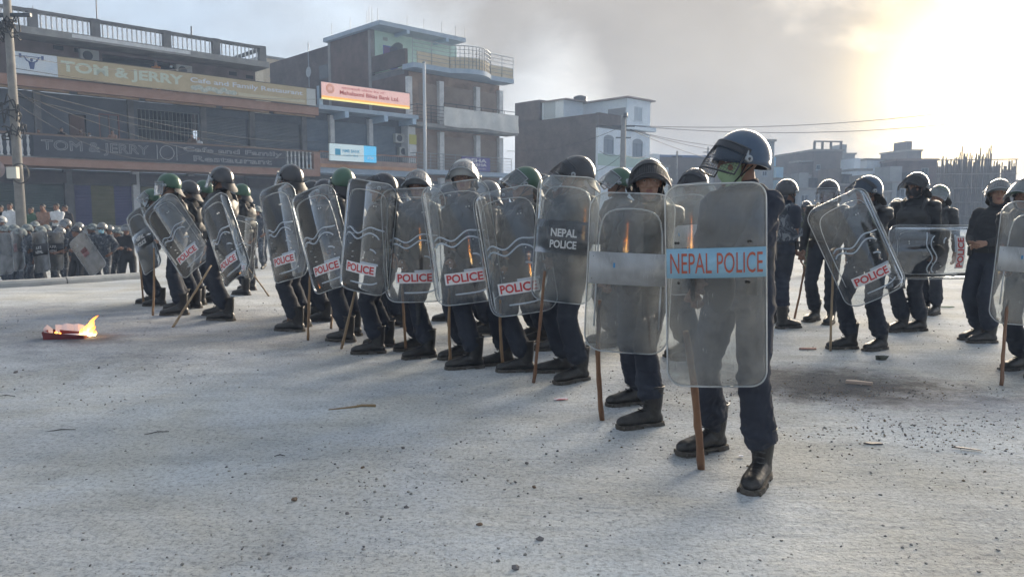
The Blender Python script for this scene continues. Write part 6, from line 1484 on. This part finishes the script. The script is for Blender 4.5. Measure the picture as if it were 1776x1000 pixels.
def balc(label, px, py, kind, mats_, y=.55, z=4.02, yaw=0, mask=None, gr=BA):
    s_, zt_ = F(px, py, y); p = W(s_, y, z); extra(label, px, py, p.y, yaw, kind, None, mats=mats_, group=gr, base=p, z=z, sc_=max(.8, min(1.05, (zt_ - z) / 1.70)), mask=mask)
balc('dark-haired child at the left end of the restaurant balcony', 67, 227, 'rest', [BLKS, TR])
balc('man in dark shirt left of the balcony door', 107, 222, 'rest', [BLKS, TR])
balc('person in striped brown top leaning on the balcony rail by the door', 140, 224, 'rest', [STR, TR])
balc('person in white leaning on the balcony rail by the door', 155, 230, 'rest', [WH, TR])
balc('person in rust top leaning on the balcony rail below the window', 195, 226, 'rest', [TAN_, TR])
balc('man in brown at the window grille on the balcony', 333, 233, 'rest', [STR, TR])
balc('man in white shirt at the window grille on the balcony', 344, 238, 'rest', [WH, TR])
balc('woman in orange shawl looking over the restaurant sign', 270, 107, 'fold', [ORG_, ORG_], y=.9, z=7.62, gr='onlookers above the restaurant sign')
balc('person in dark clothes and white mask above the restaurant sign', 297, 111, 'fold', [BLKS, TR], y=.9, z=7.62, mask='white', gr='onlookers above the restaurant sign')
# ================================================================== poles and wires
POLE = mat('pole_weathered', (.16, .155, .15), .9, col2=(.24, .235, .22), scale=3, detail=8)
CABLE = mat('cable_black', (.02, .02, .022), .6)
p0 = at(38, 398, 23.2); p0.z = gz(p0.x, p0.y)
up = tag(empty('utility_pole', p0), 'weathered utility pole with cable tangle, loudspeaker dish and meter box at far left', 'pole')
b = MB(); b.tube([(0, 0, -.3), (0, 0, 4.5), (0, 0, 9.6)], [.15, .125, .10], 12); b.build('shaft', POLE, up, True)
rr = np.random.RandomState(5)
b = MB(); b.box(-.9, .9, -.05, .05, 8.2, 8.32); b.box(-.7, .7, -.05, .05, 7.3, 7.4); b.build('crossarm', STEEL_D, up)
for x in (-.8, -.3, .3, .8):
    b = MB(); b.tube([(x, 0, 8.32), (x, 0, 8.4), (x, 0, 8.5)], [.03, .055, .03], 8); b.build('insulator', mat('insulator_white', (.5, .5, .48), .3), up, True)
for k in range(16):
    zc0 = rr.choice([6.9, 7.0, 4.2, 4.4, 4.6, 3.9]); b = MB(); r_ = .18 + .3 * rr.rand(); tl_ = rr.rand() * 6.28
    b.tube([((r_ * math.cos(a) + .15 * math.cos(tl_)), (r_ * .5 * math.sin(a)) - .14, zc0 + .6 * r_ * math.sin(a + tl_) + .12 * rr.normal()) for a in [2 * math.pi * i / 14 for i in range(14)]], .022, 5, closed=True); b.build('cable_coil', CABLE, up, True)
b = MB(); b.tube([(-.42, -.2, 2.72), (-.42, -.32, 2.72), (-.42, -.36, 2.72)], [.05, .22, .27], 18); b.build('loudspeaker_dish', mat('dish_pinkish', (.34, .27, .27), .6), up, True)
b = MB(); b.box(-.15, .15, -.32, -.16, 2.45, 2.8); b.build('meter_box', mat('box_cream', (.55, .54, .48), .6), up)
b = MB()
for k in range(5): b.tube([(.22 + .26 * math.cos(a), -.2 - .02 * k, 2.6 + .3 * math.sin(a)) for a in [2 * math.pi * i / 18 for i in range(18)]], .012, 5, closed=True)
b.build('cable_coil', CABLE, up, True)
lp0 = W(F(737, 250, -1.5)[0], -1.5, 0); lp = tag(empty('lamp_post', lp0), 'slim pale steel post standing before the tall brick building', 'post')
zt_ = F(737, 110, -1.5)[1]; b = MB(); b.tube([(0, 0, -.1), (0, 0, zt_)], [.13, .10], 10); b.build('shaft', mat('post_pale', (.42, .46, .50), .5), lp, True); b = MB(); b.tube([(0, 0, -.1), (0, 0, .25)], [.22, .2], 10); b.build('base', POLE, lp, True); b = MB(); b.tube([(0, 0, zt_), (0, 0, zt_ + .08)], [.13, .1], 10); b.build('cap', STEEL, lp, True)
Yp = 60.0; pp = at(1079, 372, Yp); pp.z = 0
u2 = tag(empty('utility_pole', pp), 'concrete utility pole with crossarm in front of the white house', 'pole')
zt2 = at(1079, 200, Yp).z; b = MB(); b.tube([(0, 0, -.2), (0, 0, zt2)], [.28, .2], 10); b.build('shaft', POLE, u2, True)
b = MB(); b.box(-.9, .9, -.06, .06, zt2 - .9, zt2 - .78); b.box(-.6, .6, -.06, .06, zt2 - 1.8, zt2 - 1.7); b.build('crossarm', STEEL_D, u2)
b = MB(); b.tube([(.1, -.3, zt2 - .2), (.1, -.3, zt2 + .15)], [.2, .16], 8); b.build('transformer_can', STEEL_D, u2, True)
for px, py, Y_, h_ in ((1172, 262, 76, 0), (1225, 255, 80, 0), (1475, 285, 82, 0)):
    q_ = at(px, 372, Y_); q_.z = 0; u3 = tag(empty('utility_pole', q_), {1172: 'thin far pole above the blue-roofed shed, left of two', 1225: 'thin far pole above the blue-roofed shed, right of two', 1475: 'thin far pole beside the tall grey tower'}[px], 'pole'); zt3 = at(px, py, Y_).z
    b = MB(); b.tube([(0, 0, -.1), (0, 0, zt3)], [.13, .09], 8); b.build('shaft', POLE, u3, True); b = MB(); b.box(-.5, .5, -.04, .04, zt3 - .6, zt3 - .5); b.build('crossarm', STEEL_D, u3)
def wire(a, c, sag, label, r=.018, group='overhead wires'):
    a = Vector(a); c = Vector(c); b = MB(); n = 22
    b.tube([a.lerp(c, i / n) - a - Vector((0, 0, sag * 4 * (i / n) * (1 - i / n))) for i in range(n + 1)], r, 4); o = b.build('overhead_wire', CABLE, None, True); o.location = a; tag(o, label, 'wire', group)
wl_ = 'thin black wire strung along the restaurant front'
for (ax, ay, cx, cy_, sg_) in ((14, 150, 560, 246, .5), (20, 158, 540, 268, .9), (24, 150, 235, 250, .5), (12, 175, 330, 262, 1.0), (14, 95, 330, 118, .3), (14, 165, 700, 268, .7), (30, 118, 560, 172, .3)):
    wire(p0 + Vector((0, -.1, at(30, ay, 23.2).z - p0.z)), W(F(cx, cy_, -.8)[0], -.8, F(cx, cy_, -.8)[1]), sg_, wl_, .010, 'wires along the restaurant front')
wr_ = 'thin wire crossing the sky right of the white house'
T2 = pp + Vector((0, 0, zt2 - .8))
for (cx, cy_, Yc, sg_) in ((1640, 196, 58, .5), (1640, 216, 60, .6), (1330, 258, 70, .4), (1330, 270, 72, .4), (1300, 290, 76, .4)): wire(T2 + Vector((.5, 0, -.3 if cy_ > 240 else 0)), at(cx, cy_, Yc), sg_, wr_, .022, 'wires right of the white house')
wire(T2, W(F(880, 262, -.5)[0], -.5, F(880, 262, -.5)[1]), .6, 'wire from the concrete pole to the brick building', .018)
for k, (cx, cy_) in enumerate(((1040, 262), (1120, 270), (1020, 300))): wire(T2 + Vector((0, 0, -2.2)), W(F(cx, cy_, -.1)[0], -.1, F(cx, cy_, -.1)[1]), .3, 'drooping service wire at the concrete pole', .018, 'service wires at the concrete pole')

# ================================================================== fire and litter
def flame_mat(name, strength):
    m = bpy.data.materials.new(name); m.use_nodes = True; t = m.node_tree; n = t.nodes; l = t.links; n.clear()
    o = n.new('ShaderNodeOutputMaterial'); e = n.new('ShaderNodeEmission'); co = n.new('ShaderNodeTexCoord'); sp = n.new('ShaderNodeSeparateXYZ'); l.new(co.outputs['Generated'], sp.inputs[0])
    r = n.new('ShaderNodeValToRGB'); el = r.color_ramp.elements; el[0].position = 0; el[0].color = (1, .70, .30, 1); el[1].position = 1; el[1].color = (1, .13, .01, 1); k = el.new(.45); k.color = (1, .42, .07, 1); l.new(sp.outputs[2], r.inputs[0]); l.new(r.outputs[0], e.inputs[0])
    e.inputs[1].default_value = strength; tr = n.new('ShaderNodeBsdfTransparent'); mx = n.new('ShaderNodeMixShader'); lw = n.new('ShaderNodeLayerWeight'); lw.inputs[0].default_value = .45
    l.new(lw.outputs['Facing'], mx.inputs[0]); l.new(e.outputs[0], mx.inputs[1]); l.new(tr.outputs[0], mx.inputs[2]); l.new(mx.outputs[0], o.inputs[0]); return m
def flame_mb(h, r, seed, lx=0.0):
    q_ = np.random.RandomState(seed); b = MB(); n = 12; pts, rad = [], []
    for i in range(n + 1):
        t = i / n; pts.append((lx * t * t * h + .10 * h * math.sin(t * 5 + seed) * t, .06 * h * math.sin(t * 4 + seed * 2) * t, h * t)); rad.append(max(.001, r * (math.sin(math.pi * min(1, .22 + t * .78)) ** .8) * (1 - .25 * math.sin(t * 9 + seed) * t)))
    b.tube(pts, rad, 10); return b
FL = flame_mat('flame', 1.5)
gb = on_ground(118, 586)
bx = tag(empty('carton', gb, R(14), .74), 'burning red carton tray with white paper lining on the road at left', 'box')
RED = mat('carton_red', (.20, .025, .03), .7, col2=(.13, .02, .02), scale=6); WHP = mat('paper_white', (.74, .75, .82), .8)
tray = part('tray', RED, bx, (-.27, .25, -.15, -.142, .0, .085), (-.27, .25, .142, .15, 0, .085), (-.27, -.262, -.142, .142, 0, .085), (.242, .25, -.142, .142, 0, .07), (-.262, .242, -.142, .142, .002, .010))
rt = np.random.RandomState(3)
for v_ in tray.data.vertices:
    if v_.co.z > .03: v_.co.z *= 1.25 + .3 * rt.rand() - 2.6 * max(0, v_.co.x + .05); v_.co.y += .015 * rt.normal(); v_.co.x += .012 * rt.normal()
def flap(pts, h, name, m):
    b = MB(); n = len(pts); vs = [(x, y, z) for x, y, z, _ in pts] + [(x, y, z + q_) for x, y, z, q_ in pts]; vs += [(x, y + .004, z) for x, y, z in vs]
    b.add(vs, [(i, i + 1, n + i + 1, n + i) for i in range(n - 1)] + [(2 * n + i + 1, 2 * n + i, 3 * n + i, 3 * n + i + 1) for i in range(n - 1)]); return b.build(name, m, bx)
flap([(-.19, .11, .03, .16), (-.12, .15, .03, .15), (-.05, .14, .03, .17), (.03, .16, .03, .145), (.1, .14, .03, .16), (.17, .15, .03, .13), (.22, .12, .03, .12)], .1, 'paper_lining', WHP)
flap([(-.31, .0, .04, .11), (-.27, .04, .05, .15), (-.22, .09, .06, .07)], .1, 'paper_lining', WHP)
part('paper_lining', WHP, bx, (-.25, .22, -.13, .13, .04, .046))
flap([(-.30, -.10, .04, .07), (-.24, -.14, .04, .09), (-.12, -.13, .03, .03)], .1, 'paper_lining', WHP)
fr = tag(empty('fire', gb + Matrix.Rotation(R(14), 3, 'Z') @ Vector((.19, -.02, .02))), 'bright orange flames burning at the right end of the red carton', 'flame')
for k, (x, y, h, r, lx) in enumerate(((.02, 0, .22, .030, .55), (-.03, .03, .13, .028, .3), (.05, -.03, .11, .026, .5), (-.07, .02, .08, .022, .1), (.0, .04, .15, .020, .45), (.075, 0, .06, .02, .5))):
    o = flame_mb(h, r, k + 1, lx).build('flame_tongue', FL, fr, True); o.location = (x, y, 0)
f2 = tag(empty('fire', gb + Vector((-.11, -.03, .04))), 'low flames inside the left half of the red carton', 'flame')
for k, (x, h, r) in enumerate(((0, .04, .016), (.04, .028, .014))):
    o = flame_mb(h, r, k + 11, .2).build('flame_tongue', FL, f2, True); o.location = (x, .0, 0)
# the burning tyres behind the photographer, seen mirrored in the shields
bf = tag(empty('burning_tyre_heap', (-2.3, -4.6, 0)), 'burning tyre heap behind the photographer, mirrored as orange streaks in the shields', 'fire')
TY = mat('tyre_black', (.012, .012, .012), .9)
for k, (x, y, z, rx) in enumerate(((0, 0, .1, 0), (.3, .25, .28, .3), (-.25, .1, .3, -.2))):
    b = MB(); b.tube([(.3 * math.cos(a), .3 * math.sin(a), 0) for a in [2 * math.pi * i / 20 for i in range(20)]], .1, 8, closed=True); o = b.build('tyre', TY, bf, True); o.location = (x, y, z); o.rotation_euler = (rx, 0, 0)
FL2 = flame_mat('flame_tall', 7.0)
for k, (x, y, h, r) in enumerate(((0, 0, .72, .026), (.08, .05, .45, .022), (-.07, .03, .36, .02), (.3, .1, .28, .018), (-.33, .05, .4, .018))):
    o = flame_mb(h, r, k + 30, .1).build('flame_tongue', FL2, bf, True); o.location = (x, y, .55)
# litter and single stones
def stone(px, py, r, seed, label, m=None):
    p = on_ground(px, py); b = stone_mb(seed, r, .62); o = b.build('stone', m or mat('stone_grey', (.16, .15, .15), .9, vary=.2, scale=20), None); o.location = p + Vector((0, 0, r * .35)); tag(o, label, 'stone', 'stones lying on the ground')
SB = mat('stone_brown', (.15, .105, .075), .9, vary=.2, scale=20)
for k, (px, py, r, lb, m_) in enumerate(((511, 867, .016, 'brown rounded stone in the foreground left of centre', SB), (699, 777, .014, 'grey brown stone in the middle foreground', None), (832, 911, .017, 'reddish flat stone in the foreground at centre', SB), (914, 804, .013, 'small grey stone right of the middle foreground', None), (926, 845, .013, 'tan stone below the white-plated shield', SB),
        (894, 986, .018, 'grey stone at the bottom edge at centre', None), (602, 891, .012, 'dark stone beside the foreground tracks', None), (705, 880, .013, 'dark pebble pair centre foreground', None), (1530, 624, .055, 'dark lump of rubble beside the soot patch', mat('stone_dark', (.06, .065, .05), .9, vary=.3, scale=20)), (629, 811, .011, 'brown stone left of the middle foreground', SB), (936, 937, .020, 'pale grey stone near the bottom at centre right', None), (27, 646, .02, 'dark stone at the far left foreground', None))):
    stone(px, py, r, k + 40, lb, m_)
def litter(name, label, cat, pts, m, px, py, rz=0, th=.003, up_=.004):
    b = MB(); b.prism(pts, 0, th); rr_ = np.random.RandomState(len(label)); b.v = [(x, y, z + .006 * rr_.rand()) for x, y, z in b.v]; o = b.build(name, m, None); o.location = on_ground(px, py) + Vector((0, 0, up_)); o.rotation_euler = (0, 0, rz); tag(o, label, cat)
litter('paper_scrap', 'small white and red paper scrap near the smoked shield\'s stick', 'paper', [(-.05, -.03), (.055, -.02), (.05, .035), (-.045, .02)], mat('paper_pinkish', (.65, .60, .66), .8, col2=(.5, .12, .16), scale=12, lo=.5, hi=.55), 972, 693)
litter('plank', 'pale broken piece of wood lying on the soot patch', 'wood', [(-.10, -.015), (.09, -.03), (.10, .0), (-.02, .02), (-.09, .015)], mat('wood_pale', (.48, .38, .32), .8), 1490, 666, -.35, .02)
litter('plastic_strip', 'torn dark plastic strip right of the nearest boots', 'plastic', [(-.05, -.01), (.0, -.016), (.06, -.005), (.05, .012), (-.02, .016)], mat('plastic_dark', (.05, .05, .06), .5), 1512, 771, -.15, .006)
litter('plastic_strip', 'dark twisted strip at the right of the dusty foreground', 'plastic', [(-.07, .012), (-.01, -.01), (.08, -.018), (.07, -.006), (-.015, .012)], mat('plastic_dark', (.05, .05, .06)), 1675, 780, -.3, .006)
litter('paper_scrap', 'crumpled reddish wrapper near the feet of the right-hand group', 'paper', [(-.09, -.02), (.08, -.03), (.10, .02), (-.06, .03)], mat('wrapper_red', (.30, .17, .15), .8), 1400, 606, 0, .012)
litter('green_leaf', 'green scrap on the ground near the sideways shield', 'leaf', [(-.12, -.02), (.05, -.03), (.13, .0), (.02, .02)], mat('leaf_green', (.08, .16, .07), .8), 1640, 533, 0, .01)
litter('bottle_cap', 'white bottle cap by the nearest officer\'s boots', 'cap', [(.014 * math.cos(a * .785), .014 * math.sin(a * .785)) for a in range(8)], WHP, 1285, 793, 0, .008)
b = MB(); b.tube([(-.16, -.06, .008), (-.06, -.02, .010), (.02, .01, .012), (.05, .035, .014), (.15, .03, .012)], [.004, .006, .008, .009, .012], 6); b.tube([(.03, .015, .012), (.015, .05, .015)], [.006, .003], 5); o = b.build('twig', mat('twig_tan', (.28, .20, .11), .8), None, True); o.location = on_ground(613, 708); tag(o, 'bent tan twig lying in the middle of the dusty ground', 'twig')
for k, (px, py, l_, a, lb) in enumerate(((105, 748, .085, .3, 'dark straight twig in the left foreground'), (272, 752, .07, .5, 'short dark twig right of the left foreground twig'), (485, 792, .03, .1, 'small curled strip in the foreground left of centre'), (10, 688, .07, .0, 'dark twig loop at the far left edge'))):
    b = MB(); b.tube([(-l_ * math.cos(a), -l_ * math.sin(a), .006), (0, .01, .012), (l_ * math.cos(a), l_ * math.sin(a), .006)], [.002, .0035, .002], 5); o = b.build('twig', mat('twig_dark', (.07, .065, .06), .8), None, True); o.location = on_ground(px, py); tag(o, lb, 'twig')

# ================================================================== smoky air
def build_haze():
    b = MB(); b.box(-420, 420, -420, 420, -1.7, 19.5)
    m = bpy.data.materials.new('smoky_air'); m.use_nodes = True; t = m.node_tree; t.nodes.clear()
    o = t.nodes.new('ShaderNodeOutputMaterial'); v = t.nodes.new('ShaderNodeVolumePrincipled')
    v.inputs['Color'].default_value = (0.50, 0.68, 1.0, 1); v.inputs['Density'].default_value = HAZE; v.inputs['Anisotropy'].default_value = 0.0
    t.links.new(v.outputs[0], o.inputs['Volume'])
    h = b.build('haze', m); tag(h, kind='stuff'); h.display_type = 'WIRE'
HAZE = 0.0030
build_haze()
